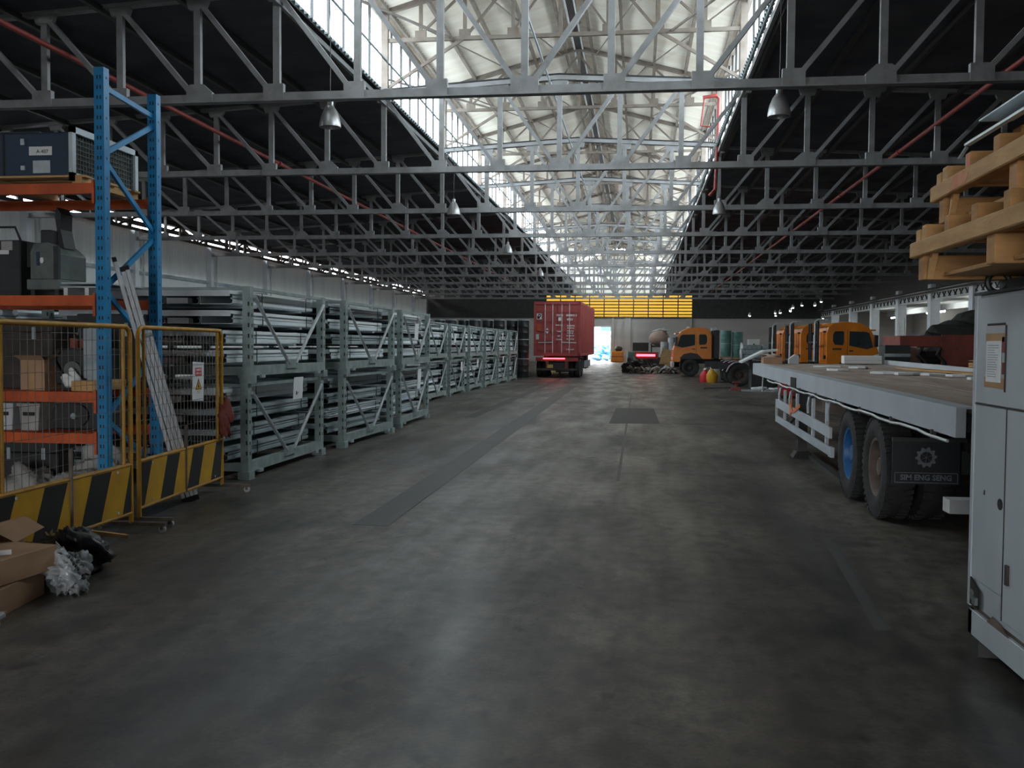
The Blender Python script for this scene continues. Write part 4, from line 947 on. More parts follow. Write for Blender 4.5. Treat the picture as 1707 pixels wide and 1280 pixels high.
for k in range(40):
    y = -3.0 + k*.26; pts.append((-.01, y, zf(y) - .25 + (.014 if (k // 3) % 2 else 0)))
O('rope_rail', Geo().tube(pts, .012, 6), M['white'], fb, smooth=True)
for k in range(8): y = -2.6 + k*1.25; O('rope_rail_stud', Geo().bx(-.015, .02, y - .02, y + .02, zf(y) - .27, zf(y) - .2), M['dsteel'], fb)
wheel(fb, (.155, .62, .5), .5, .28, M['rim_blue'], side=-1, n=44)
wheel(fb, (.155, -.62, .5), .5, .28, M['rim_rust'], side=-1, n=44)
for y in (.62, -.62):
    wheel(fb, (.50, y, .5), .5, .28, None, side=1, n=32); wheel(fb, (BW - .155, y, .5), .5, .28, None, side=1, n=32); wheel(fb, (BW - .5, y, .5), .5, .28, None, side=-1, n=32)
    O('axle', Geo().cyl((.2, y, .5), (BW - .2, y, .5), .07, 10), M['dsteel'], fb)
O('suspension', Geo().bx(.7, .85, -1.1, 1.1, .5, .72).bx(1.75, 1.9, -1.1, 1.1, .5, .72), M['dsteel'], fb)
# mudflap with the gear emblem
mf = O('mudflap', Geo().bx(-.02, .56, -1.50, -1.475, .455, .84), M['flap'], fb)
fy = -1.501
gp = []
for i in range(40):
    a = 2*math.pi*i/40; rr = .093 if (i % 4) in (0, 1) else .075; gp.append((.27 + rr*math.cos(a), .70 + rr*math.sin(a)))
O('gear_emblem', Geo().prism(gp, fy - .002, fy, 'y'), M['logo'], mf)
O('gear_field', Geo().prism([(.27 + .052*math.cos(k*.5236), .70 + .052*math.sin(k*.5236)) for k in range(12)], fy - .0035, fy - .002, 'y'), M['flap'], mf)
for k in range(3): O('gear_spoke', Geo().beam((.27 + .05*math.cos(k*1.047 + .4), fy - .004, .70 + .05*math.sin(k*1.047 + .4)), (.27 - .05*math.cos(k*1.047 + .4), fy - .004, .70 - .05*math.sin(k*1.047 + .4)), .002, .012, (0, 1, 0)), M['logo'], mf)
O('text_frame', Geo().bx(.0, .545, fy - .002, fy, .468, .474).bx(.0, .545, fy - .002, fy, .556, .562).bx(.0, .006, fy - .002, fy, .468, .562).bx(.539, .545, fy - .002, fy, .468, .562), M['logo'], mf)
text('SIM ENG SENG', .068, M['logo'], mf, (.272, fy - .001, .515), (R(90), 0, 0), bold=.0022)
O('mudflap_bar', Geo().bx(-.02, .62, -1.5, -1.46, .84, .875), M['dsteel'], fb)
O('mudguard', Geo().bx(.0, .62, -1.45, 1.3, 1.0, 1.02), M['blackp'], fb)
# side guard
sgd = O('side_guard', Geo().beam((-.02, 1.3, .66), (-.02, 5.85, .76), .03, .13).beam((-.02, 1.35, .44), (-.02, 5.85, .50), .03, .10).bx(-.04, .0, 1.18, 1.36, .38, .5).bx(-.035, -.005, 5.83, 5.89, .45, .82), M['bedgrey'], fb)
for y in (1.75, 2.7, 4.0, 5.2): O('guard_post', Geo().bx(.0, .035, y - .04, y + .04, .42, 1.0), M['bedgrey'], fb)
for y in (1.6, 3.0, 4.6, 5.7):
    O('guard_hoop', Geo().tube([(.0, y, .78), (.0, y + .02, .9), (.03, y + .1, .99), (.1, y + .22, 1.03)], .018, 6), M['bedgrey'], fb)
O('guard_brace', Geo().beam((.1, 5.3, .45), (.05, 4.1, .72), .04, .04), M['dsteel'], fb)
for s, (ax, ay) in ((1, (.4, 4.3)),):
    O('landing_leg', Geo().bx(.12, .26, 4.53, 4.67, .06, 1.1), M['dsteel'], fb); O('landing_pad', Geo().prism([(.04, 0), (.36, 0), (.28, .1), (.1, .1)], 4.45, 4.75, 'y'), M['bblack'], fb); O('landing_leg', Geo().bx(BW - .47, BW - .33, 3.55, 3.69, 0, 1.1), M['dsteel'], fb)
O('skid_rail', Geo().beam((.3, 4.4, .03), (.2, 1.3, .03), .08, .05), M['dsteel'], fb)
O('orange_marker', Geo().prism([(4.0, .72), (4.14, .80), (4.10, .99), (4.22, .83), (4.38, .84), (4.28, .76), (4.30, .64), (4.16, .71)], -.05, -.042, 'x'), M['orstar'], fb)
O('orange_marker', Geo().beam((-.045, 3.95, .74), (-.045, 3.4, .86), .006, .05), M['orstar'], fb)
O('tool_box', Geo().bx(.3, .7, 3.6, 4.4, .75, .93), M['deck'], fb, bevel=.01)
O('rear_bumper', Geo().bx(.24, 2.4, -2.28, -2.1, .325, .44), M['white'], fb); O('bumper_arm', Geo().bx(.75, .9, -2.2, -2.05, .44, .75).bx(1.75, 1.9, -2.2, -2.05, .44, .75), M['dsteel'], fb)
O('lamp_housing', Geo().bx(.2, .55, -3.3, -3.12, zf(-3) - .35, zf(-3) - .1), M['rim_rust'], fb, bevel=.02)
O('tail_member', Geo().bx(.1, BW - .1, -4.4, -4.25, .9, 1.15), M['dsteel'], fb)
# things lying on the deck
t = T('foam_slab', 'white foam slab standing on the far right of the trailer deck', 'foam slab', (4.02, 20.0 - .35, 1.362))
O('slab', Geo().bx(0, .72, 0, .28, 0, .16), M['foam'], t, bevel=.008); O('groove', Geo().bx(.0, .72, -.002, .0, .07, .075), M['grey'], t)
t = T('parts_carton', 'open cardboard carton of parts at the far left corner of the deck', 'box', (2.62, 19.6, 1.352))
O('body', Geo().bx(-.18, .18, -.2, .2, 0, .13), M['card'], t); O('parts', Geo().lump((0, 0, .14), (.3, .34, .1), 31, .5), M['pink'], t, smooth=True)
t = T('concrete_block', 'small pale block beside the carton on the trailer deck', 'block', (3.02, 19.5, 1.352)); O('block', Geo().prism([(-.09, 0), (.1, 0), (.1, .16), (.02, .19), (-.09, .1)], -.08, .08, 'y'), M['grey'], t, bevel=.006)
rd = random.Random(9)
for k, (px, py, s) in enumerate(((3.55, 14.4, .22), (3.75, 14.1, .18), (4.05, 14.0, .2), (4.3, 13.6, .16), (3.3, 17.4, .2), (3.75, 17.0, .16), (3.1, 15.6, .14), (4.5, 11.9, .15), (3.3, 9.4, .13), (4.2, 12.6, .12))):
    g = Geo(); n = 6; poly = [(s*rd.uniform(.7, 1.2)*math.cos(i*6.283/n), s*rd.uniform(.5, .9)*math.sin(i*6.283/n)) for i in range(n)]
    s *= 1.0; g.prism([(1.35*p, 1.35*q) for p, q in poly], 0, .03, 'z'); z = 1.265 + .0085*(py - 10.5)
    PL = ['leftmost of the middle group', 'second of the middle group', 'third of the middle group', 'last of the middle group', 'far left', 'far middle', 'lone, left of centre', 'by the right rail', 'nearest the camera', 'right of the middle group']
    thing1('paper_scrap', g, M['foam'] if k % 3 else M['paper'], 'pale paper scrap on the trailer deck, %s' % PL[k], 'scrap', (px, py, z + .009), rd.uniform(0, 3), 'paper scraps on the trailer deck')
thing1('board_strip', Geo().bx(-.16, .16, -1.6, 2.2, 0, .02), M['wood'], 'long pale board lying along the right edge of the trailer deck', 'board', (4.66, 15.2, 1.318), R(2))

# ---------------------------------------------------------------- lorries with orange cabs
def lorry(label, loc, rz, wheels=True, chassis=5.4, frame=True, hub=None, cabgroup='orange cab lorries', zlift=0):
    """front looks along +x, origin on the ground under the back of the cab"""
    t = T('lorry', label, 'lorry', loc, rz, cabgroup)
    prof = [(0, .98), (0, 2.3), (.08, 2.55), (.28, 2.7), (.75, 2.76), (1.35, 2.70), (1.7, 2.52), (1.84, 2.30), (2.03, 1.72), (2.12, 1.45), (2.14, .82), (1.72, .82), (1.68, 1.02), (1.5, 1.2), (1.15, 1.27), (.8, 1.2), (.6, 1.02), (.58, .98)]
    c = O('cab', Geo().prism(prof, -1.17, 1.17, 'y'), M['cab'], t, bevel=.03)
    for s in (-1, 1):
        y = s*1.172; e = s*.012
        def panel(nm, poly, m, par=c, d=.012): return O(nm, Geo().prism(poly, y - s*.004, y + s*d, 'y'), m, par)
        panel('door_window', [(.92, 1.76), (1.62, 1.62), (1.88, 1.70), (1.72, 2.28), (1.60, 2.34), (.92, 2.36)], M['darkglass'])
        panel('rear_window', [(.34, 1.80), (.66, 1.78), (.70, 1.86), (.70, 2.32), (.66, 2.36), (.34, 2.36), (.26, 2.2), (.26, 1.95)], M['darkglass'])
        panel('door_gap', [(.84, 1.25), (.855, 1.25), (.855, 2.42), (.84, 2.42)], M['bblack'], d=.003)
        panel('door_handle', [(.92, 1.52), (1.08, 1.52), (1.08, 1.57), (.92, 1.57)], M['bblack'])
        panel('fender_trim', [(.56, .96), (.8, 1.2), (1.15, 1.27), (1.5, 1.2), (1.7, 1.0), (1.76, 1.03), (1.53, 1.26), (1.15, 1.34), (.77, 1.27), (.5, 1.0)], M['blackp'], d=.04)
        O('mirror', Geo().bx(1.9, 2.02, s*1.2, s*1.42, 1.72, 2.2), M['blackp'], c); O('mirror_arm', Geo().cyl((1.88, s*1.15, 2.2), (1.96, s*1.3, 2.2), .015, 6), M['blackp'], c)
        O('headlamp', Geo().bx(2.08, 2.16, s*.72, s*1.1, .92, 1.08), M['foam'], c)
        O('step', Geo().bx(1.72, 2.05, s*.8, s*1.15, .45, .8), M['blackp'], c)
        panel('cab_badge', [(.25, 1.58), (.62, 1.58), (.62, 1.66), (.25, 1.66)], M['brown'], d=.004)
    O('wheel_well', Geo().bx(.55, 1.74, -1.14, 1.14, .98, 1.3), M['blackp'], c)
    O('windscreen', Geo().add([(1.86, -1.08, 2.3), (1.86, 1.08, 2.3), (2.05, 1.1, 1.74), (2.05, -1.1, 1.74), (1.84, -1.08, 2.3), (1.84, 1.08, 2.3), (2.02, 1.1, 1.73), (2.02, -1.1, 1.73)], [(0,1,2,3),(4,5,6,7),(0,1,5,4),(1,2,6,5),(2,3,7,6),(3,0,4,7)]), M['darkglass'], c)
    O('sun_visor', Geo().bx(1.78, 2.0, -1.05, 1.05, 2.38, 2.44), M['cab'], c)
    for k in range(4): O('grille_bar', Geo().bx(2.12, 2.16, -.7, .7, 1.12 + k*.1, 1.17 + k*.1), M['blackp'], c)
    O('bumper', Geo().bx(1.75, 2.2, -1.15, 1.15, .5, .82), M['grey'] if wheels else M['cab'], c, bevel=.03)
    for y in (-.5, 0, .5): O('roof_lamp', Geo().bx(1.2, 1.32, y - .06, y + .06, 2.72, 2.8), M['foam'], c)
    # back wall details
    for y in (-.7, .0, .7): O('back_rib', Geo().bx(-.04, 0, y - .08, y + .08, 1.1, 2.35), M['cab'], c)
    O('back_bracket', Geo().bx(-.1, 0, -1.05, -.85, 2.3, 2.38).bx(-.1, 0, .85, 1.05, 2.3, 2.38).bx(-.09, 0, -1.1, -.95, 1.2, 1.35), M['blackp'], c)
    for s in (-1, 1):
        O('chassis_rail', Geo().bx(-chassis, 1.7, s*.42 - .04, s*.42 + .04, .72, .98), M['mach2'], t)
        wheel(t, (1.15, s*1.0, .5), .5, .28, hub, side=0 or 1, lugs=False, n=26).rotation_euler = (0, 0, R(90))
    for xr in (-chassis + 1.1, -chassis + 2.4):
        for s in (-1, 1):
            w_ = wheel(t, (xr, s*.98, .5), .5, .30, hub or M['brown'], side=1, lugs=False, n=26); w_.rotation_euler = (0, 0, R(90) if s > 0 else R(-90))
            arc = [(xr + .58*math.cos(a), .5 + .58*math.sin(a)) for a in [R(12 + k*26) for k in range(7)]] + [(xr + .55*math.cos(a), .5 + .55*math.sin(a)) for a in [R(168 - k*26) for k in range(7)]]
            O('mudguard', Geo().prism(arc, s*.8, s*1.18, 'y'), M['mauve'] if hub is None else M['blackp'], t)
        O('axle', Geo().cyl((xr, -.9, .5), (xr, .9, .5), .08, 10).lump((xr, 0, .5), (.4, .4, .36), 2, .05, 14, 8), M['brown'], t)
    O('fuel_tank', Geo().cyl((-1.9, -.95, .62), (-.8, -.95, .62), .28, 18), M['galvdk'], t, smooth=True)
    O('fifth_wheel', Geo().cyl((-chassis + 1.75, 0, .98), (-chassis + 1.75, 0, 1.08), .45, 20), M['mach2'], t)
    if frame:
        g = Geo()
        for y in (-1.05, -.6, .6, 1.05): g.bx(-.36, -.28, y - .04, y + .04, .98, 2.78)
        for z in (1.1, 1.9, 2.74): g.bx(-.36, -.28, -1.05, 1.05, z - .035, z + .035)
        O('headboard_frame', g, M['mach2'], t)
        O('air_pipe', Geo().tube([(-.42, -.85, 1.1), (-.42, -.85, 2.75), (-.3, -.85, 2.86), (.1, -.85, 2.84)], .03, 8), M['galv'], t, smooth=True)
        O('air_pipe', Geo().tube([(-.42, -.72, 1.1), (-.42, -.72, 2.2)], .035, 8), M['galv'], t, smooth=True)
    else:
        O('exhaust_stack', Geo().bx(-.42, -.1, -1.1, -.75, 1.0, 2.6).bx(-.42, -.1, .75, 1.1, 1.0, 2.6), M['blackp'], t, bevel=.03)
        O('stack_cap', Geo().bx(-.4, -.12, -1.05, -.8, 2.62, 2.78), M['galv'], t)
    return t
lorry('orange cab lorry facing left in the middle distance, beyond the brown hubs', (4.02, 55.6, 0), R(180), frame=False, hub=M['mach2'], chassis=5.2)
lorry('orange cab lorry facing right, nearest of the cabs behind the flatbed', (7.75, 42.6, 0), R(0), chassis=4.6)
lorry('orange cab lorry facing right, half hidden behind the nearest cab', (7.35, 46.6, 0), R(0), chassis=4.2)
lorry('orange cab lorry facing right, farthest behind the other cabs', (7.1, 50.6, 0), R(0), chassis=2.6)

# ---------------------------------------------------------------- red skip, scrap and gear behind the flatbed
t = T('red_skip', 'rusty red skip body with curved black struts behind the flatbed', 'skip', (7.1, 27.6, 0))
O('end_wall', Geo().prism([(0, 1.72), (1.12, 1.72), (1.12, 2.02), (0, 2.02)], -.06, .0, 'y'), M['rust'], t, bevel=.01)
O('side_wall', Geo().bx(1.1, 3.4, -.05, 0, 1.2, 2.05).bx(3.35, 3.4, 0, 1.8, 1.2, 2.05).bx(0, .05, 0, 1.8, 1.3, 2.02), M['rust'], t)
O('floor_plate', Geo().bx(0, 3.4, 0, 1.8, 1.15, 1.2), M['rust'], t)
for x in (.06, .6, 1.08): O('curved_strut', Geo().tube([(x, -.03, 1.7), (x - .1, -.05, 1.5), (x + .1, -.05, 1.3), (x + .2, -.03, .0)], .05, 8), M['bblack'], t, smooth=True)
for x in (.3, 3.2): [O('leg', Geo().bx(x - .08, x + .08, y, y + .16, 0, 1.15), M['dsteel'], t) for y in (.2, 1.5)]
O('rear_panel', Geo().bx(.2, 1.1, .9, .95, 1.2, 1.7), M['pink'], t)
thing1('scrap_heap', Geo().lump((0, 0, .25), (2.3, 1.3, 1.3), 41, .45, 34, 18, flat=.2), M['foliage'], 'dark heap of tangled scrap piled in the red skip', 'scrap', (9.3, 28.5, 1.5), smooth=False)
t = T('plank_stack', 'short stack of planks under paper beside the red skip', 'planks', (8.55, 24.6, 0))
for k in range(4): O('plank', Geo().bx(-.5, .5, -.3, .3, 1.1 + k*.06, 1.15 + k*.06), M['wood2'], t)
for x in (-.45, .4): O('trestle', Geo().bx(x, x + .06, -.25, .25, 0, 1.1), M['wood2'], t)
O('paper_cover', Geo().lump((0, 0, 1.37), (1.1, .6, .12), 6, .3), M['cardpale'], t, smooth=True)
for k, (x, y, h, lb) in enumerate(((5.95, 25.2, 1.75, 'black equipment crate just right of the orange cab'),)):
    t = T('equipment_crate', lb, 'crate', (x + .42, y, 0)); O('box', Geo().bx(-.3, .3, -.3, .3, 0, h), M['mach2'], t, bevel=.01)
    for z in (.5, 1.0, 1.5): O('slat', Geo().bx(-.31, .31, -.315, -.3, z - .04, z + .04), M['galvdk'], t)
t = T('white_gauge_stand', 'small white stand with rungs above the red skip', 'stand', (7.6, 29.6, 0))
for x in (0, .13): O('pole', Geo().cyl((x, 0, 0), (x, 0, 2.55 if x else 2.35), .018, 8), M['foam'], t)
for z in (2.1, 2.2, 2.3): O('rung', Geo().cyl((-.05, 0, z), (.18, 0, z), .012, 6), M['foam'], t)
t = T('bag_heap', 'pale plastic sacks heaped beside the orange cab', 'sacks', (7.55, 30.6, 0))
O('table', Geo().bx(-.6, .6, -.4, .4, 1.1, 1.16), M['mach2'], t); [O('table_leg', Geo().bx(x, x + .05, y, y + .05, 0, 1.1), M['mach2'], t) for x in (-.55, .5) for y in (-.35, .3)]
O('sack', Geo().lump((-.2, 0, 1.32), (.6, .5, .36), 51, .3), M['plastic'], t, smooth=True); O('sack', Geo().lump((.3, 0, 1.27), (.5, .5, .26), 52, .3), M['foam'], t, smooth=True)

# debris in front of the orange lorries
def jug(loc, m, label, s=1.0):
    t = T('fluid_jug', label, 'jug', loc); O('body', Geo().lathe([(0, 0), (.15*s, 0), (.17*s, .08*s), (.17*s, .25*s), (.07*s, .37*s), (.05*s, .42*s), (0, .42*s)], 16), m, t, smooth=True); O('cap', Geo().cyl((0, 0, .42*s), (0, 0, .48*s), .05*s, 10), M['foam'], t); O('handle', Geo().tube([(.1*s, 0, .3*s), (.19*s, 0, .36*s), (.17*s, 0, .18*s)], .02*s, 6), m, t)
jug((3.42, 46.0, 0), M['ybright'], 'yellow jug on the floor before the orange lorry', 1.5)
jug((3.12, 46.3, 0), M['red'], 'red and white jug next to the yellow one', 1.4)
jug((3.6, 46.7, 0), M['foam'], 'white jug behind the yellow one', 1.9)
t = T('floor_jack', 'low rusty jack stand on the floor in front of the wheel hubs', 'jack', (3.75, 37.8, 0)); O('base', Geo().prism([(-.28, 0), (.28, 0), (.16, .12), (-.16, .12)], -.2, .2, 'y'), M['rust'], t); O('post', Geo().cyl((0, 0, .12), (0, 0, .3), .07, 12), M['rust'], t); O('saddle', Geo().bx(-.15, .15, -.12, .12, .3, .34), M['rust'], t); O('lever', Geo().beam((-.2, 0, .1), (-1.2, .3, .05), .06, .05), M['bblack'], t)
t = T('drip_tray', 'flat tray with pale rags on the floor under the trailer corner', 'tray', (4.7, 37.3, 0)); O('tray', Geo().bx(-.8, .8, -.3, .3, 0, .05), M['galvdk'], t); O('rag', Geo().lump((-.2, 0, .1), (.5, .3, .14), 61, .4), M['foam'], t, smooth=True); O('rag', Geo().lump((.4, 0, .09), (.4, .3, .1), 62, .4), M['paper'], t, smooth=True)
thing1('support_pole', Geo().cyl((4.62, 37.0, 0), (4.66, 37.0, 1.15), .025, 8), M['white'], 'thin white pole standing under the trailer corner', 'pole')
t = T('red_drum_stand', 'red cabinet on the floor seen under the far end of the flatbed', 'cabinet', (4.95, 32.5, 0)); O('body', Geo().bx(-.35, .35, -.3, .3, .08, .95), M['rust'], t, bevel=.02); O('plinth', Geo().bx(-.3, .3, -.25, .25, 0, .08), M['bblack'], t); O('drawer', Geo().bx(-.3, .3, -.31, -.3, .6, .85).bx(-.3, .3, -.31, -.3, .2, .5), M['red'], t)
t = T('white_bonnet', 'white curved vehicle panel lying behind the carton', 'panel', (5.0, 40.0, 0)); O('panel', Geo().prism([(-.9, 1.1), (0, 1.55), (.5, 1.6), (.5, 1.52), (0, 1.47), (-.88, 1.03)], -.6, .6, 'y'), M['foam'], t); O('stand', Geo().bx(-.5, .4, -.5, .5, 0, 1.1), M['mach2'], t)

# scrap vehicle rear left of the middle lorry
t = T('scrap_lorry', 'dark scrap lorry rear with a red light strip by the back wall', 'lorry', (.3, 63.0, 0))
O('mudguard_panel', Geo().prism([(-1.0, .2), (-.6, .1), (-.56, 1.25), (-.98, 1.32)], -.1, .1, 'y'), M['green'], t); O('mudguard_panel', Geo().bx(-1.05, -1.0, -.3, .6, .25, 1.38), M['galv'], t)
O('chassis', Geo().bx(-.9, 1.2, -.1, 5, .55, .95), M['mach2'], t); O('tail_board', Geo().bx(-.55, .95, -.2, -.1, .85, 1.3), M['rust'], t); O('tail_light_strip', Geo().bx(-.45, .75, -.23, -.2, 1.03, 1.16), M['litr'], t)
for x in (-.75, 1.0): wheel(t, (x, .6, .5), .5, .3, M['mach2'], side=-1, lugs=False, n=24)
for k, (x, y, s, m, lb) in enumerate(((-.25, 61.3, (1.0, .8, 1.0), 'mach2', 'jumble of black engine parts before the red light strip'), (.5, 61.2, (.9, .7, .7), 'bagblk', 'second jumble of black parts right of the first'), (1.25, 60.9, (1.2, .8, .55), 'brown', 'low heap of brown scrap on the floor left of the orange lorry'), (2.0, 60.6, (1.1, .7, .5), 'rim_rust', 'rust coloured heap nearest the orange lorry front'))):
    thing1('parts_heap', Geo().lump((0, 0, s[2]/2 - .08), s, 70 + k, .5, 22, 12, flat=.15), M[m], lb, 'scrap', (x, y, 0), .5*k)
for k, (x, y, a, m) in enumerate(((1.15, 59.9, .3, 'galv'), (1.7, 59.6, -.2, 'galvdk'), (2.3, 59.4, .2, 'brown'))):
    thing1('bent_pipe', Geo().tube([(-.5, 0, .05), (-.3, .1, .3), (0, .1, .42), (.3, 0, .25), (.5, -.1, .05)], .05, 8), M[m], ['bright bent pipe lying left in the scrap', 'dull bent pipe in the middle of the scrap', 'brown bent pipe next to the orange lorry'][k], 'pipe', (x, y, 0), a, smooth=True)
rd = random.Random(77)
M['scrap'] = mat('mixed_scrap', (.42, .36, .30), .6, .2, .5, 1.6, (.03, .028, .026), detail=1)
g = Geo()
for k in range(80):
    x, y = rd.uniform(-.6, 2.9), rd.uniform(59.5, 60.2); z = rd.uniform(.03, .4)
    Mr = Matrix.Rotation(rd.uniform(0, 3), 3, 'Z') @ Matrix.Rotation(rd.uniform(-.6, .6), 3, 'X')
    if k % 3: g.box((x, y, z), (rd.uniform(.1, .5), rd.uniform(.08, .25), rd.uniform(.03, .12)), M=Mr)
    else: g.cyl((x, y, z), (x + rd.uniform(-.3, .3), y + rd.uniform(-.2, .2), z + rd.uniform(-.02, .25)), rd.uniform(.03, .1), 8)
tag(O('loose_scrap', g, M['scrap']), 'small loose scrap pieces strewn left of the orange lorry front', 'scrap', kind='stuff')
t = T('plywood_board', 'pale brown board leaning in the scrap left of the orange lorry', 'board', (1.9, 62.2, 0)); O('board', Geo().prism([(-.7, 0), (.5, 0), (.6, 1.3), (-.4, 1.6)], 0, .05, 'y'), M['cardpale'], t, rot=(R(-8), 0, 0)); O('batten', Geo().bx(-.5, .5, -.03, 0, .6, .68), M['wood2'], t, rot=(R(-8), 0, 0))
t = T('crate_stack', 'dark wooden crate stack behind the scrap lorry', 'crate', (.2, 71, 0)); 
for k in range(3): O('crate', Geo().bx(-.65, .5, -.5, .5, k*.66, k*.66 + .62), M['wood2'] if k % 2 else M['dirt'], t)
t = T('pink_tank', 'dusty pink bulbous tank on a frame by the back wall', 'tank', (1.7, 82, 0))
O('shell', Geo().lump((0, 0, 2.35), (1.7, 1.6, 1.3), 1, .02, 24, 14), M['pink'], t, smooth=True); O('neck', Geo().cyl((.2, 0, 2.9), (.5, 0, 3.1), .22, 12), M['pink'], t); O('frame', Geo().bx(-.7, -.6, -.5, .5, 0, 1.9).bx(.6, .7, -.5, .5, 0, 1.9).bx(-.7, .7, -.5, .5, 1.6, 1.75), M['dsteel'], t); O('pipe', Geo().tube([(-.6, -.5, 2.9), (0, -.6, 3.1), (.9, -.5, 3.0)], .06, 8), M['galv'], t)
for k, (x, z, m, h, lb) in enumerate(((2.05, 1.0, 'grey', 1.05, 'first grey upright drum on the shelf right of the pink tank'), (2.65, 1.1, 'grey', 1.3, 'tall grey upright drum second on the shelf'), (3.35, 1.35, 'mauve', 1.3, 'mauve drum on the shelf near the orange cab'), (4.0, 1.45, 'foam', 1.25, 'white drum next to the mauve one'))):
    t = drum(lb, M[m], M['grey'], .3, h); t.location = (x, 79.5, z); t['group'] = 'drums on the shelf by the back wall'
t = T('drum_shelf', 'dark timber shelf carrying grey and mauve drums by the back wall', 'shelf', (3.0, 79.5, 0)); O('top', Geo().bx(-1.3, -.0, -.4, .4, .92, 1.0).bx(.0, 1.4, -.4, .4, 1.28, 1.35), M['wood2'], t)
for x in (-1.25, -.05, 1.3): O('leg', Geo().bx(x, x + .08, -.35, .35, 0, .95), M['wood2'], t)
# green drums and wrapped pallets behind the lorries
gd = drum('x', M['green'], M['grey'], .42, 1.05); gk = cache(gd); first = True
for k, (x, y, z) in enumerate(((6.95, 79, 1.95), (7.85, 79, 1.85), (6.95, 79, .9), (7.85, 79, .8))):
    lb = ['green drum with pale lid, top left behind the orange cab', 'green drum with pale lid, top right behind the orange cab', 'green drum, lower left under the other', 'green drum, lower right under the other'][k]
    if first: gd.location = (x, y, z); gd['label'] = lb; first = False
    else: fast(gd, gk, (x, y, z), .3*k, lb)
    gd['group'] = 'green drums by the back wall'
t = T('drum_platform', 'low platform under the green drums by the back wall', 'platform', (7.4, 79, 0)); O('deck', Geo().bx(-.95, .0, -.5, .5, .8, .9).bx(.0, .95, -.5, .5, .7, .8), M['wood2'], t); O('bearer', Geo().bx(-.9, -.75, -.45, .45, 0, .8).bx(.75, .9, -.45, .45, 0, .7), M['wood2'], t)
for k, (x, y) in enumerate(((8.6, 76), (10.1, 76))):
    t = T('wrapped_pallet', ['film wrapped grey pallet load behind the wheel hubs', 'second film wrapped grey pallet load to its right'][k], 'pallet', (x, y, 0)); O('load', Geo().bx(-.7, .7, -.6, .6, .15, 1.85), M['galvdk'], t, bevel=.04); O('wrap_fold', Geo().lump((-.72, -.2, 1.2), (.3, .9, 1.2), 80 + k, .4), M['plastic'], t, smooth=True); O('base', Geo().bx(-.7, .7, -.6, .6, 0, .14), M['wood2'], t)
    for z in (.6, 1.1, 1.5): O('strap', Geo().bx(-.71, .71, -.61, -.6, z, z + .03), M['bblack'], t)
bin_((9.05, 78.5, 1.2), (.9, .8, 1.1), M['foam'], 'white plastic tub standing behind the wrapped pallets'); 
t = T('tub_stand', 'stand under the white plastic tub', 'stand', (9.05, 78.5, 0)); O('top', Geo().bx(-.5, .5, -.45, .45, 1.1, 1.2), M['wood2'], t); O('leg', Geo().bx(-.45, -.35, -.4, .4, 0, 1.1).bx(.35, .45, -.4, .4, 0, 1.1), M['wood2'], t)
t = T('orange_tank', 'small orange tank with dark cap against the back wall by the doorway', 'tank', (-2.2, 100.6, 0)); O('body', Geo().bx(-.62, .62, -.5, .5, .0, 1.15), M['cab'], t, bevel=.08); O('cap', Geo().lump((.1, 0, 1.4), (.8, .6, .6), 90, .15), M['brown'], t, smooth=True); O('band', Geo().bx(-.63, .63, -.51, -.5, .55, .62), M['rust'], t)
t = T('pale_jerrycan', 'pale yellow can on the floor right of the orange tank', 'can', (-.95, 100.4, 0)); O('body', Geo().bx(-.3, .3, -.2, .2, 0, .8), M['foam'], t, bevel=.08); O('cap', Geo().cyl((0, 0, .8), (0, 0, .95), .1, 10), M['yellow'], t)
# outside the doorway
t = T('blue_heap', 'heap of bright blue plastic bundles outside the doorway', 'plastic bundles', (-4.0, 110, 0))
for k in range(14):
    rd = random.Random(100 + k); O('bundle', Geo().lump((rd.uniform(-1.1, 1.3), rd.uniform(-.4, .8), .35 + .42*(k // 4)), (1.1, .9, .7), 100 + k, .3, 14, 8), M['bluetarp'], t)
S('wall_1', Geo().bx(-30, 20, 124, 125, 0, 5.5), M['lowwall'])
tag(O('gate_frame', Geo().bx(-5.9, -5.75, 107, 107.1, 0, 3.6).bx(-5.5, -5.4, 107, 107.1, 0, 2.5).bx(-6.5, -2.0, 107, 107.1, 2.7, 2.8), M['galvdk']), 'grey gate posts and bar outside the doorway', 'gate')
tag(O('sign_panel', Geo().bx(-4.4, -2.6, 112, 112.2, 3.4, 4.0).bx(-4.3, -4.2, 112.05, 112.15, 0, 3.4).bx(-2.8, -2.7, 112.05, 112.15, 0, 3.4), M['green']), 'green sign panel on posts outside the doorway', 'sign')

# ---------------------------------------------------------------- lamps, pipes
def highbay(label, loc, lit=False, hang=1.6):
    t = T('high_bay_lamp', label, 'lamp', loc, 0, 'high bay lamps')
    O('shade', Geo().lathe([(.04, .42), (.07, .40), (.12, .33), (.175, .2), (.205, .06), (.205, .0), (.195, .0), (.195, .06), (.165, .19), (.11, .32), (.06, .39)], 24), M['lamp'], t, smooth=True)
    O('ballast', Geo().cyl((0, 0, .4), (0, 0, .5), .06, 12), M['lamp'], t, smooth=True); O('hook', Geo().cyl((0, 0, .5), (0, 0, .56), .02, 8), M['blackp'], t)
    O('cord', Geo().tube([(0, 0, .55), (.01, 0, hang*.6), (0, 0, hang)], .008, 5), M['blackp'], t)
    O('bulb', Geo().lathe([(0, .05), (.06, .09), (.075, .16), (.05, .25), (.03, .33)], 12), M['lit'] if lit else M['foam'], t, smooth=True)
    return t
hl = highbay('nearest aluminium high bay lamp left of the glazed roof', (-5.93, 18.0, 5.84), hang=2.46); hk = cache(hl)
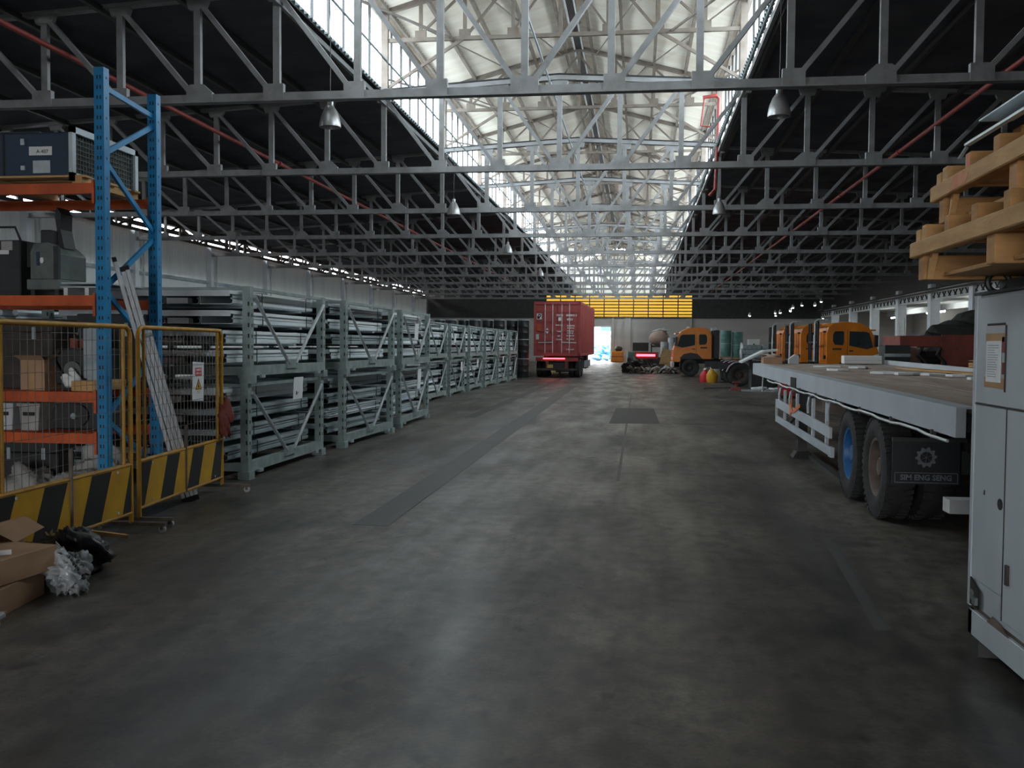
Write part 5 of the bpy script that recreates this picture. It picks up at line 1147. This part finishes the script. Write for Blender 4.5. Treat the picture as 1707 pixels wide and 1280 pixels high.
for i, (x, y, lb) in enumerate(((2.46, 18.0, 'nearest aluminium high bay lamp right of the glazed roof'), (-5.93, 30.4, 'second high bay lamp along the left side'), (-5.93, 43.2, 'third high bay lamp along the left side'), (-5.93, 57.6, 'fourth high bay lamp along the left side'), (2.46, 31.0, 'second high bay lamp along the right side'), (-2.3, 57.2, 'high bay lamp under the middle of the glazed roof'))):
    fast(hl, hk, (x, y, 5.84), 0, lb)
def tubelamp(label, loc, L=1.4, rz=90, grp='lit fluorescent fittings in the side bay'):
    t = T('fluorescent_lamp', label, 'lamp', loc, R(rz), grp); O('tube', Geo().cyl((-L/2, 0, 0), (L/2, 0, 0), .06, 8), M['lit'], t); O('fitting', Geo().bx(-L/2, L/2, -.07, .07, .045, .12), M['white'], t); O('drop_rod', Geo().cyl((-L/3, 0, .12), (-L/3, 0, .6), .01, 5).cyl((L/3, 0, .12), (L/3, 0, .6), .01, 5), M['white'], t)
for k, (x, y, L) in enumerate(((23.0, 79, 4.5), (23.0, 62.5, 4.5), (23.5, 92, 4.5), (24, 70, 4.0))):
    tubelamp('lit fluorescent fitting in the side bay, %s' % ['brightest between the columns', 'at the right edge above the cabinet', 'farthest one', 'between the other two'][k], (x, y, 4.5), L)
for k, (x, y, z) in enumerate(((8.9, 80, 4.2), (12.0, 88, 4.7), (11.3, 80, 4.45), (12.1, 80, 4.6), (12.3, 80, 4.85), (13.0, 80, 5.05), (14.0, 80, 5.05), (14.5, 80, 5.35), (12.6, 92, 4.6))):
    t = T('pendant_lamp', 'small lit pendant lamp under the dark right roof, %s from the left' % DO[k], 'lamp', (x, y, z), 0, 'lit pendant lamps under the right roof')
    O('shade', Geo().lathe([(.03, .3), (.1, .25), (.2, .05), (.2, 0), (.19, 0), (.09, .23)], 14), M['lamp'], t, smooth=True); O('bulb', Geo().lathe([(0, -.06), (.12, -.03), (.15, .06), (.06, .2)], 12), M['lit'], t, smooth=True); t.scale = (.6, .6, 1); O('cord', Geo().cyl((0, 0, .28), (0, 0, 8.44 - .054*(x - 2.7) - z), .012, 5), M['blackp'], t)
def pipe(name, pts, r, m, label):
    t = T(name, label, 'pipe'); O('pipe', Geo().tube(pts, r, 10), m, t, smooth=True); return t
t = pipe('sprinkler_pipe', [(-11.15, YA, 7.3), (-11.3, YB - 1, 7.3)], .055, M['redpipe'], 'long red sprinkler pipe under the left roof')
for y in (21, 29, 37, 45): O('coupling', Geo().cyl((-11.2, y - .08, 7.3), (-11.2, y + .08, 7.3), .085, 10), M['redpipe'], t)
t = pipe('sprinkler_pipe', [(7.35, YA, 7.3), (7.3, YB - 1, 7.3)], .055, M['redpipe'], 'long red sprinkler pipe under the right roof')
for y in (21, 29, 37, 45): O('coupling', Geo().cyl((7.34, y - .08, 7.3), (7.34, y + .08, 7.3), .085, 10), M['redpipe'], t)
pipe('riser_pipe', [(2.0, 32.6, 9.9), (2.42, 32.6, 9.95), (2.52, 32.6, 9.85), (2.5, 32.6, 8.6), (2.45, 32.7, 6.9), (2.3, 33.0, 6.75)], .06, M['redpipe'], 'red riser pipe with a hooked top beside the right clerestory')
pipe('riser_pipe', [(2.05, 32.7, 9.88), (1.95, 32.7, 9.0), (2.35, 32.7, 8.95)], .03, M['redpipe'], 'thin red branch pipe looped off the riser')
for x, lb in ((-5.93, 'left of the middle'), (2.46, 'right of the middle'), (-2.3, 'along the middle')):
    pipe('conduit', [(x, YA, 8.3), (x, YB - 1, 8.3)], .025, M['galvdk'], 'thin grey lamp conduit running the length of the roof, %s' % lb)
